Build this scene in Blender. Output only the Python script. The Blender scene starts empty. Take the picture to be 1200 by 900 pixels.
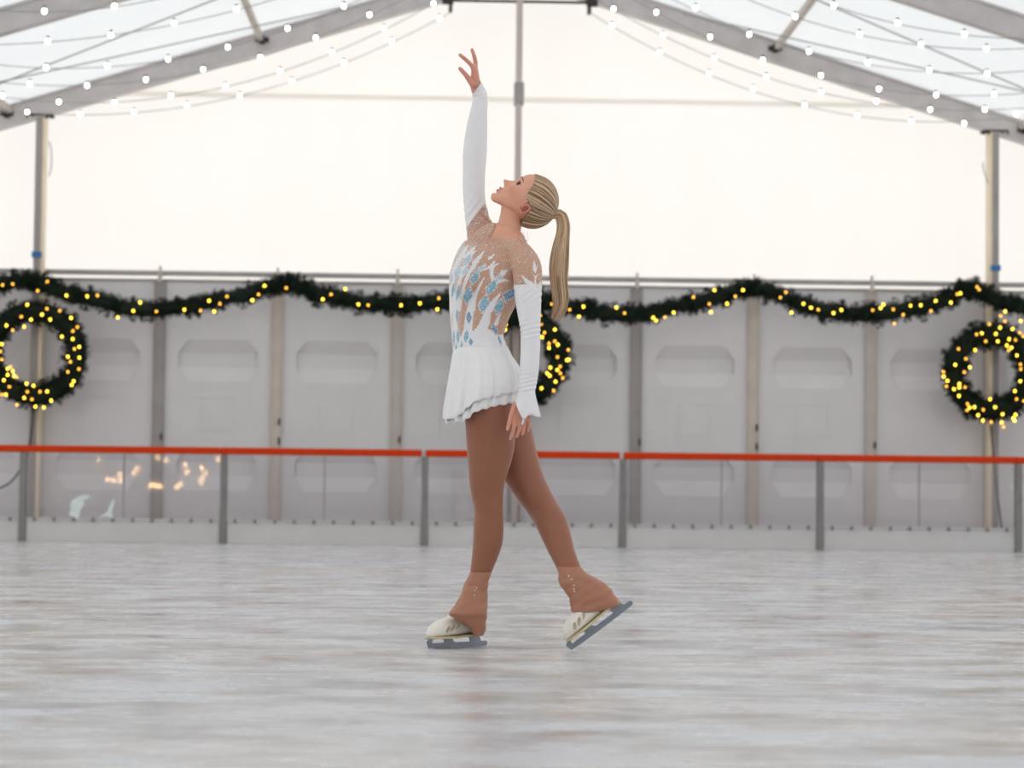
import bpy, bmesh, math, random
import numpy as np
from mathutils import Vector, Matrix, noise as mnoise

# ------------------------------------------------------------------ camera
F = 2700.0                     # focal length in pixels of the 1200 px wide frame
CAM = np.array([0.0, -8.3, 0.57])
YAW, PITCH, ROLL = math.radians(1.6), math.atan(123.5 / F), math.radians(0.65)
c_f = np.array([math.sin(YAW) * math.cos(PITCH), math.cos(YAW) * math.cos(PITCH), math.sin(PITCH)])
_r0 = np.array([math.cos(YAW), -math.sin(YAW), 0.0]); _u0 = np.cross(_r0, c_f)
c_r = _r0 * math.cos(ROLL) + _u0 * math.sin(ROLL); c_u = np.cross(c_r, c_f)
scene = bpy.context.scene
col = scene.collection
cam_d = bpy.data.cameras.new('camera'); cam = bpy.data.objects.new('camera', cam_d); col.objects.link(cam)
cam_d.sensor_width = 36.0; cam_d.lens = 36.0 * F / 1200.0
cam_d.clip_end = 300
cam.matrix_world = Matrix(((c_r[0], c_u[0], -c_f[0], CAM[0]), (c_r[1], c_u[1], -c_f[1], CAM[1]),
                           (c_r[2], c_u[2], -c_f[2], CAM[2]), (0, 0, 0, 1)))
cam_d.dof.use_dof = True; cam_d.dof.focus_distance = 8.3; cam_d.dof.aperture_fstop = 3.9
scene.camera = cam

# ------------------------------------------------------------------ sky, sun, exposure
world = bpy.data.worlds.new('world'); scene.world = world; world.use_nodes = True
bg = world.node_tree.nodes['Background']
bg.inputs[0].default_value = (0.96, 0.955, 0.93, 1); bg.inputs[1].default_value = 1.40
sun_d = bpy.data.lights.new('sun', 'SUN'); sun = bpy.data.objects.new('sun', sun_d); col.objects.link(sun)
sun_d.energy = 0.95; sun_d.angle = math.radians(12); sun_d.color = (1.0, 0.90, 0.78)
sun.rotation_euler = Vector((0.10, -1.0, -0.42)).to_track_quat('-Z', 'Y').to_euler()
vs = scene.view_settings
vs.view_transform = 'Standard'; vs.look = 'None'; vs.gamma = 1.0; vs.use_curve_mapping = False
vs.exposure = 0.18

# ------------------------------------------------------------------ pixel <-> place
def ray(x, y): return c_f + c_r * ((x - 600) / F) - c_u * ((y - 450) / F)
def on_y(x, y, Y):
    d = ray(x, y); return CAM + d * ((Y - CAM[1]) / d[1])
def on_ground(x, y, z=0.0):
    d = ray(x, y); return CAM + d * ((z - CAM[2]) / d[2])
def proj(P):
    v = np.asarray(P, float) - CAM; zz = v @ c_f
    return 600 + F * (v @ c_r) / zz, 450 - F * (v @ c_u) / zz

# ------------------------------------------------------------------ materials
def srgb(r, g, b):
    f = lambda c: (c / 255 / 12.92) if c / 255 <= 0.04045 else ((c / 255 + 0.055) / 1.055) ** 2.4
    return (f(r), f(g), f(b), 1.0)
def mat(name, color, rough=0.5, metal=0.0, var=0.0, scale=8.0, emit=None, estr=0.0, spec=0.5, bump=0.0, attr=None, sss=0.0):
    m = bpy.data.materials.new(name); m.use_nodes = True
    nt = m.node_tree; p = nt.nodes['Principled BSDF']
    p.inputs['Base Color'].default_value = color
    p.inputs['Roughness'].default_value = rough; p.inputs['Metallic'].default_value = metal
    p.inputs['Specular IOR Level'].default_value = spec
    src = None
    if attr:
        a = nt.nodes.new('ShaderNodeAttribute'); a.attribute_name = attr; src = a.outputs['Color']
    if var > 0 or bump > 0:
        tc = nt.nodes.new('ShaderNodeTexCoord'); n = nt.nodes.new('ShaderNodeTexNoise')
        n.inputs['Scale'].default_value = scale; n.inputs['Detail'].default_value = 4
        nt.links.new(tc.outputs['Object'], n.inputs['Vector'])
        if var > 0:
            mr = nt.nodes.new('ShaderNodeMapRange'); mr.inputs[1].default_value = 0.25; mr.inputs[2].default_value = 0.75
            mr.inputs[3].default_value = 1 - var; mr.inputs[4].default_value = 1 + var * 0.5
            nt.links.new(n.outputs[0], mr.inputs[0])
            mx = nt.nodes.new('ShaderNodeMix'); mx.data_type = 'RGBA'; mx.blend_type = 'MULTIPLY'; mx.inputs[0].default_value = 1
            mx.inputs[6].default_value = color
            if src: nt.links.new(src, mx.inputs[6])
            nt.links.new(mr.outputs[0], mx.inputs[7]); src = mx.outputs[2]
        if bump > 0:
            b = nt.nodes.new('ShaderNodeBump'); b.inputs['Strength'].default_value = bump; b.inputs['Distance'].default_value = 0.01
            nt.links.new(n.outputs[0], b.inputs['Height']); nt.links.new(b.outputs[0], p.inputs['Normal'])
    if src: nt.links.new(src, p.inputs['Base Color'])
    if emit:
        p.inputs['Emission Color'].default_value = emit; p.inputs['Emission Strength'].default_value = estr
    if sss > 0:
        p.inputs['Subsurface Weight'].default_value = sss; p.inputs['Subsurface Radius'].default_value = (0.012, 0.005, 0.003)
        p.inputs['Subsurface Scale'].default_value = 1.0
    return m
def sheet_mat(name, ctrans, cdiff, fac=0.5):
    m = bpy.data.materials.new(name); m.use_nodes = True; nt = m.node_tree
    for n in list(nt.nodes): nt.nodes.remove(n)
    out = nt.nodes.new('ShaderNodeOutputMaterial'); mx = nt.nodes.new('ShaderNodeMixShader'); mx.inputs[0].default_value = fac
    t = nt.nodes.new('ShaderNodeBsdfTranslucent'); d = nt.nodes.new('ShaderNodeBsdfDiffuse')
    tc = nt.nodes.new('ShaderNodeTexCoord'); no = nt.nodes.new('ShaderNodeTexNoise'); no.inputs['Scale'].default_value = 0.7
    mp = nt.nodes.new('ShaderNodeMapping'); mp.inputs['Scale'].default_value = (3, 3, 0.3)
    nt.links.new(tc.outputs['Object'], mp.inputs[0]); nt.links.new(mp.outputs[0], no.inputs['Vector'])
    mr = nt.nodes.new('ShaderNodeMapRange'); mr.inputs[3].default_value = 0.97; mr.inputs[4].default_value = 1.03
    nt.links.new(no.outputs[0], mr.inputs[0])
    mm = nt.nodes.new('ShaderNodeMix'); mm.data_type = 'RGBA'; mm.blend_type = 'MULTIPLY'; mm.inputs[0].default_value = 1
    mm.inputs[6].default_value = ctrans; nt.links.new(mr.outputs[0], mm.inputs[7]); nt.links.new(mm.outputs[2], t.inputs[0])
    d.inputs[0].default_value = cdiff
    nt.links.new(d.outputs[0], mx.inputs[1]); nt.links.new(t.outputs[0], mx.inputs[2]); nt.links.new(mx.outputs[0], out.inputs[0])
    return m
def glass_mat(name, tint):
    m = bpy.data.materials.new(name); m.use_nodes = True; nt = m.node_tree
    for n in list(nt.nodes): nt.nodes.remove(n)
    out = nt.nodes.new('ShaderNodeOutputMaterial'); mx = nt.nodes.new('ShaderNodeMixShader')
    fr = nt.nodes.new('ShaderNodeFresnel'); fr.inputs[0].default_value = 1.49
    t = nt.nodes.new('ShaderNodeBsdfTransparent'); t.inputs[0].default_value = tint
    g = nt.nodes.new('ShaderNodeBsdfGlossy'); g.inputs['Roughness'].default_value = 0.015
    nt.links.new(fr.outputs[0], mx.inputs[0]); nt.links.new(t.outputs[0], mx.inputs[1]); nt.links.new(g.outputs[0], mx.inputs[2])
    nt.links.new(mx.outputs[0], out.inputs[0]); return m

M = {}
M['gable'] = sheet_mat('gable_membrane', (0.985, 0.955, 0.925, 1), (0.85, 0.84, 0.82, 1), 0.445)
M['roof'] = sheet_mat('roof_membrane', (0.885, 0.925, 0.965, 1), (0.82, 0.84, 0.85, 1), 0.455)
M['side'] = sheet_mat('side_membrane', (0.98, 0.98, 0.97, 1), (0.9, 0.9, 0.9, 1), 0.85)
M['alu'] = mat('brushed_aluminium', srgb(196, 190, 189), 0.45, 0.35, 0.14, 5)
M['alu_dark'] = mat('grey_steel', srgb(172, 167, 164), 0.5, 0.2, 0.12, 6)
M['black'] = mat('black_steel', srgb(52, 48, 46), 0.5, 0.3)
M['beige'] = mat('beige_wood', srgb(205, 193, 182), 0.6, 0, 0.12, 6)
M['beige_post'] = mat('cream_post', srgb(200, 190, 182), 0.55, 0.0, 0.1, 6)
M['lit_side'] = mat('gable_lit_cream', srgb(244, 226, 200), 0.5, 0, 0.08, 5)  # warm gable light on the post sides, put into the colour
M['midpost'] = mat('rosy_grey_post', srgb(206, 193, 188), 0.5, 0.0, 0.08, 5)
M['taupe'] = mat('taupe_metal', srgb(165, 158, 155), 0.55, 0.1, 0.1, 6)
M['panel'] = mat('white_wall_panel', srgb(222, 218, 219), 0.42, 0, 0.05, 2.5)
M['orange'] = mat('orange_plastic', srgb(206, 58, 3), 0.5, 0, 0.05, 10, spec=0.15)
M['postgrey'] = mat('galvanised_post', srgb(134, 132, 130), 0.5, 0.25, 0.12, 14)
M['kick'] = mat('white_kick_board', srgb(208, 205, 204), 0.45, 0, 0.05, 4)
M['glass'] = glass_mat('clear_acrylic', (0.955, 0.945, 0.955, 1))
M['fir'] = mat('fir_green', srgb(20, 34, 22), 0.6, 0, 0.35, 30, spec=0.2)
M['cable'] = mat('grey_cable', srgb(150, 153, 153), 0.6)
M['cable_dark'] = mat('dark_cable', srgb(60, 60, 64), 0.6)
M['blue'] = mat('blue_strap', srgb(50, 110, 170), 0.6)
M['socket'] = mat('socket_plastic', srgb(90, 90, 92), 0.5)
M['bulb'] = mat('warm_white_bulb', (1, 0.95, 0.85, 1), 0.3, emit=(1, 0.93, 0.78, 1), estr=9.0)
M['led'] = mat('amber_led', (1, 0.7, 0.1, 1), 0.3, emit=(1.0, 0.64, 0.05, 1), estr=6.0)
M['led2'] = mat('deep_amber_led', (1, 0.5, 0.05, 1), 0.3, emit=(1.0, 0.48, 0.05, 1), estr=3.5)
M['frost'] = mat('frost_white', srgb(225, 236, 234), 0.7, 0, 0.1, 20)
M['walk'] = mat('grey_walkway', srgb(170, 170, 172), 0.7, 0, 0.1, 3)
M['snowground'] = mat('snowy_ground', srgb(205, 208, 212), 0.8, 0, 0.1, 0.5)
M['seam'] = sheet_mat('cream_seam_tape', (0.90, 0.84, 0.76, 1), (0.8, 0.76, 0.70, 1), 0.56)

def ice_material():
    m = bpy.data.materials.new('skated_ice'); m.use_nodes = True; nt = m.node_tree; L = nt.links.new
    p = nt.nodes['Principled BSDF']
    tc = nt.nodes.new('ShaderNodeTexCoord')
    def noise(scale, sx, sy, det=6, rough=0.6, rot=0.0):
        mp = nt.nodes.new('ShaderNodeMapping'); mp.inputs['Scale'].default_value = (sx, sy, 1); mp.inputs['Rotation'].default_value = (0, 0, rot)
        L(tc.outputs['Object'], mp.inputs[0]); n = nt.nodes.new('ShaderNodeTexNoise')
        n.inputs['Scale'].default_value = scale; n.inputs['Detail'].default_value = det; n.inputs['Roughness'].default_value = rough
        L(mp.outputs[0], n.inputs['Vector']); return n.outputs[0]
    def ramp(src, stops):
        r = nt.nodes.new('ShaderNodeValToRGB'); e = r.color_ramp.elements
        e[0].position, e[0].color = stops[0]; e[1].position, e[1].color = stops[-1]
        for s in stops[1:-1]:
            q = e.new(s[0]); q.color = s[1]
        L(src, r.inputs[0]); return r.outputs[0]
    def mixc(f, a, b, mode='MIX'):
        x = nt.nodes.new('ShaderNodeMix'); x.data_type = 'RGBA'; x.blend_type = mode
        if isinstance(f, float): x.inputs[0].default_value = f
        else: L(f, x.inputs[0])
        for i, v in ((6, a), (7, b)):
            if isinstance(v, tuple): x.inputs[i].default_value = v
            else: L(v, x.inputs[i])
        return x.outputs[2]
    big = noise(0.9, 0.55, 1.0, 5)
    base = ramp(big, [(0.32, srgb(192, 198, 207)), (0.5, srgb(206, 203, 202)), (0.68, srgb(212, 202, 193))])
    mid = noise(3.2, 0.6, 1.0, 8, 0.62, 0.2)
    base = mixc(0.5, base, ramp(mid, [(0.3, srgb(186, 180, 175)), (0.5, srgb(203, 201, 201)), (0.72, srgb(216, 219, 226))]), 'MIX')
    # skate scratches: thin bright lines in several directions
    lines = None
    for k, (rot, sc) in enumerate(((0.12, 3.0), (-0.5, 2.2), (0.9, 2.6), (1.7, 2.0), (2.5, 2.4))):
        mp = nt.nodes.new('ShaderNodeMapping'); mp.inputs['Rotation'].default_value = (0, 0, rot); mp.inputs['Location'].default_value = (k * 3.1, k * 1.7, 0)
        L(tc.outputs['Object'], mp.inputs[0])
        v = nt.nodes.new('ShaderNodeTexNoise'); v.inputs['Scale'].default_value = sc; v.inputs['Detail'].default_value = 1.5; v.inputs['Distortion'].default_value = 0.3
        mp.inputs['Scale'].default_value = (0.35, 4.0, 1)
        L(mp.outputs[0], v.inputs['Vector'])
        r = ramp(v.outputs[0], [(0.488, (0, 0, 0, 1)), (0.5, (1, 1, 1, 1)), (0.512, (0, 0, 0, 1))])
        lines = r if lines is None else mixc(1.0, lines, r, 'LIGHTEN')
    gate = ramp(noise(1.6, 1, 1, 4), [(0.42, (0, 0, 0, 1)), (0.62, (0.75, 0.75, 0.75, 1))])
    lm = mixc(1.0, lines, gate, 'MULTIPLY')
    colr = mixc(lm, base, srgb(236, 242, 248))
    # darker worn marks
    wear = ramp(noise(2.2, 0.5, 1.6, 7, 0.72, 0.05), [(0.60, (0, 0, 0, 1)), (0.76, (0.55, 0.55, 0.55, 1))])
    colr = mixc(wear, colr, srgb(172, 160, 150))
    fine = ramp(noise(26, 0.7, 1.0, 6, 0.75, 0.4), [(0.3, (0.90, 0.90, 0.90, 1)), (0.7, (1.05, 1.05, 1.06, 1))])
    colr = mixc(1.0, colr, fine, 'MULTIPLY')
    L(colr, p.inputs['Base Color'])
    rr = nt.nodes.new('ShaderNodeMapRange'); rr.inputs[1].default_value = 0.35; rr.inputs[2].default_value = 0.65
    rr.inputs[3].default_value = 0.09; rr.inputs[4].default_value = 0.38
    L(mid, rr.inputs[0]); L(rr.outputs[0], p.inputs['Roughness'])
    p.inputs['Specular IOR Level'].default_value = 0.3
    p.inputs['IOR'].default_value = 1.31
    b = nt.nodes.new('ShaderNodeBump'); b.inputs['Strength'].default_value = 0.2; b.inputs['Distance'].default_value = 0.003
    hm = mixc(0.5, noise(14, 0.6, 1.2, 8, 0.7), lm)
    L(hm, b.inputs['Height']); L(b.outputs[0], p.inputs['Normal'])
    return m
M['ice'] = ice_material()

# ------------------------------------------------------------------ object helpers
def link(name, me, material=None, parent=None):
    o = bpy.data.objects.new(name, me); col.objects.link(o)
    if material is not None and me is not None:
        me.materials.clear(); me.materials.append(material)
    if parent is not None: o.parent = parent
    return o
def tag(o, label, cat, group=None, kind=None):
    if label: o['label'] = label
    if cat: o['category'] = cat
    if group: o['group'] = group
    if kind: o['kind'] = kind
    return o
def empty(name, loc=(0, 0, 0)):
    o = bpy.data.objects.new(name, None); col.objects.link(o); o.location = loc; o.empty_display_size = 0.1
    return o
def pymesh(name, V, Fc, smooth=False):
    me = bpy.data.meshes.new(name); me.from_pydata([tuple(v) for v in V], [], [tuple(f) for f in Fc]); me.update()
    if smooth: me.shade_smooth()
    return me
class MB:
    """collects simple shapes that make up ONE part"""
    def __init__(s): s.V, s.F = [], []
    def add(s, V, Fc):
        o = len(s.V); s.V += [tuple(v) for v in V]; s.F += [tuple(i + o for i in f) for f in Fc]; return s
    def box(s, a, b, bev=0.0):
        x0, y0, z0 = a; x1, y1, z1 = b
        if bev <= 0:
            V = [(x, y, z) for z in (z0, z1) for y in (y0, y1) for x in (x0, x1)]
            return s.add(V, [(0, 2, 3, 1), (4, 5, 7, 6), (0, 1, 5, 4), (2, 6, 7, 3), (0, 4, 6, 2), (1, 3, 7, 5)])
        bm = bmesh.new(); bmesh.ops.create_cube(bm, size=1)
        for v in bm.verts: v.co = Vector((x0 + (v.co.x + .5) * (x1 - x0), y0 + (v.co.y + .5) * (y1 - y0), z0 + (v.co.z + .5) * (z1 - z0)))
        bmesh.ops.bevel(bm, geom=bm.edges[:], offset=bev, segments=2, affect='EDGES', profile=0.6)
        bm.verts.index_update(); s.add([v.co[:] for v in bm.verts], [[v.index for v in f.verts] for f in bm.faces]); bm.free(); return s
    def tube(s, pts, r, n=8, cap=True):
        pts = [np.asarray(p, float) for p in pts]; R = r if hasattr(r, '__len__') else [r] * len(pts)
        V, Fc = [], []; up = None
        for i, p in enumerate(pts):
            t = pts[min(i + 1, len(pts) - 1)] - pts[max(i - 1, 0)]; t = t / (np.linalg.norm(t) + 1e-9)
            if up is None:
                up = np.array([0, 0, 1.]) if abs(t[2]) < .9 else np.array([0, 1., 0])
            a = np.cross(t, up); a /= np.linalg.norm(a) + 1e-9; b = np.cross(a, t); up = b
            for k in range(n):
                w = 2 * math.pi * k / n; V.append(p + R[i] * (math.cos(w) * a + math.sin(w) * b))
        for i in range(len(pts) - 1):
            for k in range(n):
                Fc.append((i * n + k, i * n + (k + 1) % n, (i + 1) * n + (k + 1) % n, (i + 1) * n + k))
        if cap: Fc.append(tuple(range(n))[::-1]); Fc.append(tuple(range((len(pts) - 1) * n, len(pts) * n)))
        return s.add(V, Fc)
    def obeam(s, a, b, wv, dv):
        """box beam from a to b with half-extents wv, dv (vectors)"""
        a, b, wv, dv = (np.asarray(q, float) for q in (a, b, wv, dv))
        V = [p + i * wv + j * dv for p in (a, b) for i, j in ((-1, -1), (1, -1), (1, 1), (-1, 1))]
        return s.add(V, [(0, 1, 2, 3), (7, 6, 5, 4), (0, 4, 5, 1), (1, 5, 6, 2), (2, 6, 7, 3), (3, 7, 4, 0)])
    def sphere(s, c, r, nu=10, nv=7):
        rx, ry, rz = r if hasattr(r, '__len__') else (r, r, r)
        V = [(c[0], c[1], c[2] + rz)]
        for j in range(1, nv):
            ph = math.pi * j / nv
            for i in range(nu):
                th = 2 * math.pi * i / nu
                V.append((c[0] + rx * math.sin(ph) * math.cos(th), c[1] + ry * math.sin(ph) * math.sin(th), c[2] + rz * math.cos(ph)))
        V.append((c[0], c[1], c[2] - rz)); Fc = []
        for i in range(nu): Fc.append((0, 1 + i, 1 + (i + 1) % nu))
        for j in range(nv - 2):
            for i in range(nu):
                a = 1 + j * nu + i; b = 1 + j * nu + (i + 1) % nu; Fc.append((a, a + nu, b + nu, b))
        l = len(V) - 1; o = 1 + (nv - 2) * nu
        for i in range(nu): Fc.append((l, o + (i + 1) % nu, o + i))
        return s.add(V, Fc)
    def mesh(s, name, smooth=False): return pymesh(name, s.V, s.F, smooth)
    def build(s, name, material, parent=None, smooth=False): return link(name, s.mesh(name, smooth), material, parent)

# ================================================================== THE TENT AND RINK
XC = 0.71                  # tent axis
SLOPE = 0.31
Y_WALL = 15.95             # inner face of the end wall
ZR = 6.20                  # roof sheet at the ridge
HALF = 10.0
Y_FRONT = -24.0
def roof_z(X): return ZR - SLOPE * abs(X - XC)

floor = MB().add([(XC - 9.2, -22, 0), (XC + 9.2, -22, 0), (XC + 9.2, 14.8, 0), (XC - 9.2, 14.8, 0)], [(0, 1, 2, 3)]).build('floor', M['ice'])
tag(floor, 'skated white ice of the rink with scratches', 'floor', kind='structure')
wk = MB()
wk.box((XC - HALF, 14.8, -0.05), (XC + HALF, 16.3, -0.005)); wk.box((XC - HALF, Y_FRONT, -0.05), (XC + HALF, -22, -0.005))
wk.box((XC - HALF, -22, -0.05), (XC - 9.2, 14.8, -0.005)); wk.box((XC + 9.2, -22, -0.05), (XC + HALF, 14.8, -0.005))
tag(wk.build('floor_walkway', M['walk']), 'grey walkway around the ice behind the barrier', 'floor', kind='structure')
gr = MB().add([(-90, -90, -0.12), (90, -90, -0.12), (90, 90, -0.12), (-90, 90, -0.12)], [(0, 1, 2, 3)]).build('ground', M['snowground'])
tag(gr, 'pale snowy ground outside the tent', 'ground', kind='structure')

# ---- ceiling: roof sheet, rafters, purlins, bracing cables
ceiling = empty('ceiling', (XC, 0, 0)); tag(ceiling, 'translucent white tent roof on grey aluminium rafters', 'ceiling', kind='structure')
ceiling.location = (0, 0, 0)
frames = [15.82 - 3.93 * k for k in range(11)]
for s in (-1, 1):
    nb = len(frames)
    for k in range(nb - 1):
        ya, yb = frames[k] + (0.45 if k == 0 else 0), frames[k + 1] - (0.5 if k == nb - 2 else 0)
        xs = [XC + s * HALF * i / 6 for i in range(7)]; V, Fc = [], []
        for i, x in enumerate(xs):
            for j in range(5):
                y = ya + (yb - ya) * j / 4; V.append((x, y, roof_z(x) - 0.03 * math.sin(math.pi * j / 4) * math.sin(math.pi * i / 6)))
        for i in range(6):
            for j in range(4): Fc.append((i * 5 + j, i * 5 + j + 1, (i + 1) * 5 + j + 1, (i + 1) * 5 + j))
        link('roof_sheet', pymesh('roof_sheet', V, Fc, True), M['roof'], ceiling)
for k, yf in enumerate(frames):
    for s in (-1, 1):
        a = np.array([XC, yf, ZR - 0.135]); b = np.array([XC + s * (HALF - .1), yf, ZR - 0.135 - SLOPE * (HALF - .1)])
        t = (b - a) / np.linalg.norm(b - a); n = np.cross(t, [0, 1, 0]); n /= np.linalg.norm(n)
        raf = MB().obeam(a, b, n * 0.100, np.array([0, 0.06, 0]))
        raf.obeam(a + n * 0.1 * (1 if n[2] > 0 else -1), b + n * 0.1 * (1 if n[2] > 0 else -1), n * 0.012, np.array([0, 0.075, 0]))
        raf.obeam(a - n * 0.1 * (1 if n[2] > 0 else -1), b - n * 0.1 * (1 if n[2] > 0 else -1), n * 0.010, np.array([0, 0.070, 0]))
        ro = raf.build('rafter', M['alu'], ceiling)
        if k < 2:
            for d in (2.70, 5.35, 8.0):
                p = a + t * d / math.cos(math.atan(SLOPE))
                br = MB().box((p[0] - .07, yf - .075, p[2] + .0), (p[0] + .07, yf - .058, p[2] + .05)).box((p[0] - .025, yf - .10, p[2] - .02), (p[0] + .025, yf - .05, p[2] + .07))
                br.build('purlin_bracket', M['black'], ro)
for s in (-1, 1):
    for d in (2.72, 5.32, 8.0):
        x = XC + s * d
        for k in range(len(frames) - 1):
            MB().box((x - 0.028, frames[k + 1] + .06, roof_z(x) - .12), (x + 0.028, frames[k] - .06, roof_z(x) - .055)).build('purlin', M['beige_post'], ceiling)
rp = MB()
for k in range(len(frames) - 1): rp.box((XC - .03, frames[k + 1] + .06, ZR - .14), (XC + .03, frames[k] - .06, ZR - .06))
rp.build('ridge_beam', M['alu'], ceiling)
tie = MB().tube([(XC - .72, 15.80, 5.715), (XC + .72, 15.80, 5.715)], 0.016, 8)
for s in (-1, 1):
    tie.box((XC + s * .76 - .06, 15.72, 5.66), (XC + s * .76 + .06, 15.76, 5.80)); tie.box((XC + s * .73 - .02, 15.7, 5.58), (XC + s * .73 + .02, 15.78, 5.72))
tie.build('tie_bar', M['black'], ceiling)
def on_roof(x, y, drop=0.17):
    d = ray(x, y)
    for s in (-1, 1):
        t = (ZR - drop - SLOPE * s * (CAM[0] - XC) - CAM[2]) / (d[2] + SLOPE * s * d[0]); P = CAM + d * t
        if t > 0 and (P[0] - XC) * s > 0: return P
for pa, pb in (((0, 98), (248, 1)), ((0, 96), (400, 9)), ((960, 1), (1200, 104)), ((800, 16), (1200, 107))):
    a, b = on_roof(*pa), on_roof(*pb); d = b - a
    a2, b2 = a, b
    if pa[0] == 0: a2 = a - d * 0.05
    if pb[0] == 1200: b2 = b + d * 0.05
    for _ in range(60):           # carry the wire on to the next frame
        if pb[1] < 5 and b2[1] > frames[1] + .1: b2 = b2 + d * .02
        if pa[1] < 5 and a2[1] > frames[1] + .1: a2 = a2 - d * .02
    a2[2] = roof_z(a2[0]) - .17; b2[2] = roof_z(b2[0]) - .17
    MB().tube([a2, b2], 0.0075, 6).build('bracing_cable', M['cable'], ceiling)

# ---- end wall: translucent gable over hard panels
wall = empty('wall_back'); tag(wall, 'end wall of white moulded panels under a glowing translucent gable', 'wall', kind='structure')
def gable(name, y, z0, parent, y_dir):
    V, Fc = [], []; n = 24
    for i in range(n + 1):
        x = XC - HALF + 2 * HALF * i / n
        for j in range(7):
            z = z0 + (roof_z(x) - z0) * j / 6; V.append((x, y + 0.012 * math.sin(i * 2.1 + j), z))
    for i in range(n):
        for j in range(6): Fc.append((i * 7 + j, (i + 1) * 7 + j, (i + 1) * 7 + j + 1, i * 7 + j + 1))
    return link(name, pymesh(name, V, Fc, True), M['gable'], parent)
gable('gable_sheet', 16.22, 2.3, wall, -1)
sb = []
for i in range(25):
    x = XC - 4.25 + 8.4 * i / 24; sb += [(x, 16.235, 4.722), (x, 16.235, 4.778)]
link('seam_band', pymesh('seam_band', sb, [(2 * i, 2 * i + 2, 2 * i + 3, 2 * i + 1) for i in range(24)]), M['seam'], wall)

MUL = [-4.29, -3.03, -1.80, -0.54, 0.72, 1.985, 3.225, 4.475, 5.74, 7.0]      # joints between panels
def panel_mesh(h=0.565, top=2.725):
    n, w, D = 0.315, 0.425, 0.045
    bands = [(2.108, 1.965, 1.82, 1.67), (0.97, 0.826, 0.68, 0.52)]
    mb = MB(); q = lambda *P: mb.add([(x, d, z) for x, z, d in P], [tuple(range(len(P)))])
    prev = 0.0
    rows = []
    for (t0, t1, b1, b0) in sorted(bands, key=lambda b: b[3]):
        rows.append(('flat', prev, b0)); rows.append(('bot', b0, b1)); rows.append(('mid', b1, t1)); rows.append(('top', t1, t0)); prev = t0
    rows.append(('flat', prev, top))
    for kind, z0, z1 in rows:
        if kind == 'flat':
            q((-h, z0, 0), (h, z0, 0), (h, z1, 0), (-h, z1, 0)); continue
        e0, e1 = {'bot': (n, w), 'mid': (w, w), 'top': (w, n)}[kind]
        d0, d1 = {'bot': (0, D), 'mid': (D, D), 'top': (D, 0)}[kind]
        q((-h, z0, 0), (-e0, z0, 0), (-e1, z1, 0), (-h, z1, 0)); q((e0, z0, 0), (h, z0, 0), (h, z1, 0), (e1, z1, 0))
        q((-e0, z0, d0), (e0, z0, d0), (e1, z1, d1), (-e1, z1, d1))
        for s in (-1, 1):
            P = [(s * e0, z0, 0), (s * e1, z1, 0)]
            if d1: P.append((s * e1, z1, d1))
            if d0: P.append((s * e0, z0, d0))
            q(*(P if s < 0 else P[::-1]))
    for (x0, x1, z0, z1) in ((-.17, .17, 1.495, 1.505), (-.17, .17, 1.16, 1.17), (-.175, -.165, 1.16, 1.505), (.165, .175, 1.16, 1.505)):
        mb.box((x0, -0.006, z0), (x1, 0.004, z1))
    # rim back to the wall plane
    mb.box((-h, 0.06, 0), (h, 0.065, top))
    for s in (-1, 1): q((s * h, 0, 0), (s * h, top, 0), (s * h, top, .06), (s * h, 0, .06))
    q((-h, top, 0), (h, top, 0), (h, top, .06), (-h, top, .06))
    return mb.mesh('wall_panel')
pm = panel_mesh()
for i in range(len(MUL) - 1):
    o = link('wall_panel', pm, M['panel'], wall); o.location = ((MUL[i] + MUL[i + 1]) / 2, Y_WALL, 0)
    o.scale = ((MUL[i + 1] - MUL[i]) / 1.25, 1, 1)
for xp in [MUL[0] - .63 - 1.255 * k for k in range(4)] + [MUL[-1] + .63 + 1.255 * k for k in range(3)]:
    o = link('wall_panel', pm, M['panel'], wall); o.location = (xp, Y_WALL, 0)
    if xp > 0 or xp < MUL[0] - 1: MB().box((xp + .565, Y_WALL - .03, 0), (xp + .69, Y_WALL + .05, 2.72), .005).build('mullion', M['beige'], wall)
mcol = {1: 'taupe', 2: 'beige', 3: 'beige_post', 5: 'taupe', 6: 'beige', 7: 'beige_post'}
for i, x in enumerate(MUL):
    if i in (0, 4, 8): continue
    w = 0.062
    b = MB().box((x - w, Y_WALL - .035, 0), (x + w, Y_WALL + .05, 2.72), 0.006)
    for s in (-1, 1): b.box((x + s * (w - .008) - .006, Y_WALL - .042, 0), (x + s * (w - .008) + .006, Y_WALL - .03, 2.72))
    mu = b.build('mullion', M[mcol.get(i, 'beige')], wall)
    for z in (1.25, 1.05) if i % 2 == 0 else (1.08,):
        MB().box((x + .03, Y_WALL - .055, z - .035), (x + .05, Y_WALL - .034, z + .035)).build('latch', M['black'], mu)
    MB().tube([(x, Y_WALL - .07, 2.70), (x, Y_WALL - .07, 2.80)], 0.022, 10).box((x - .012, Y_WALL - .075, 2.78), (x + .012, Y_WALL - .03, 2.87)).build('pin', M['beige_post'], mu)
tr = MB().box((XC - HALF, Y_WALL - .03, 2.775), (XC + HALF, Y_WALL + .05, 2.825), 0.006)
tr.build('top_rail', M['alu_dark'], wall)
MB().box((XC - HALF, Y_WALL - .012, 2.712), (XC + HALF, Y_WALL + .07, 2.738)).build('panel_cap', M['taupe'], wall)
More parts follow.
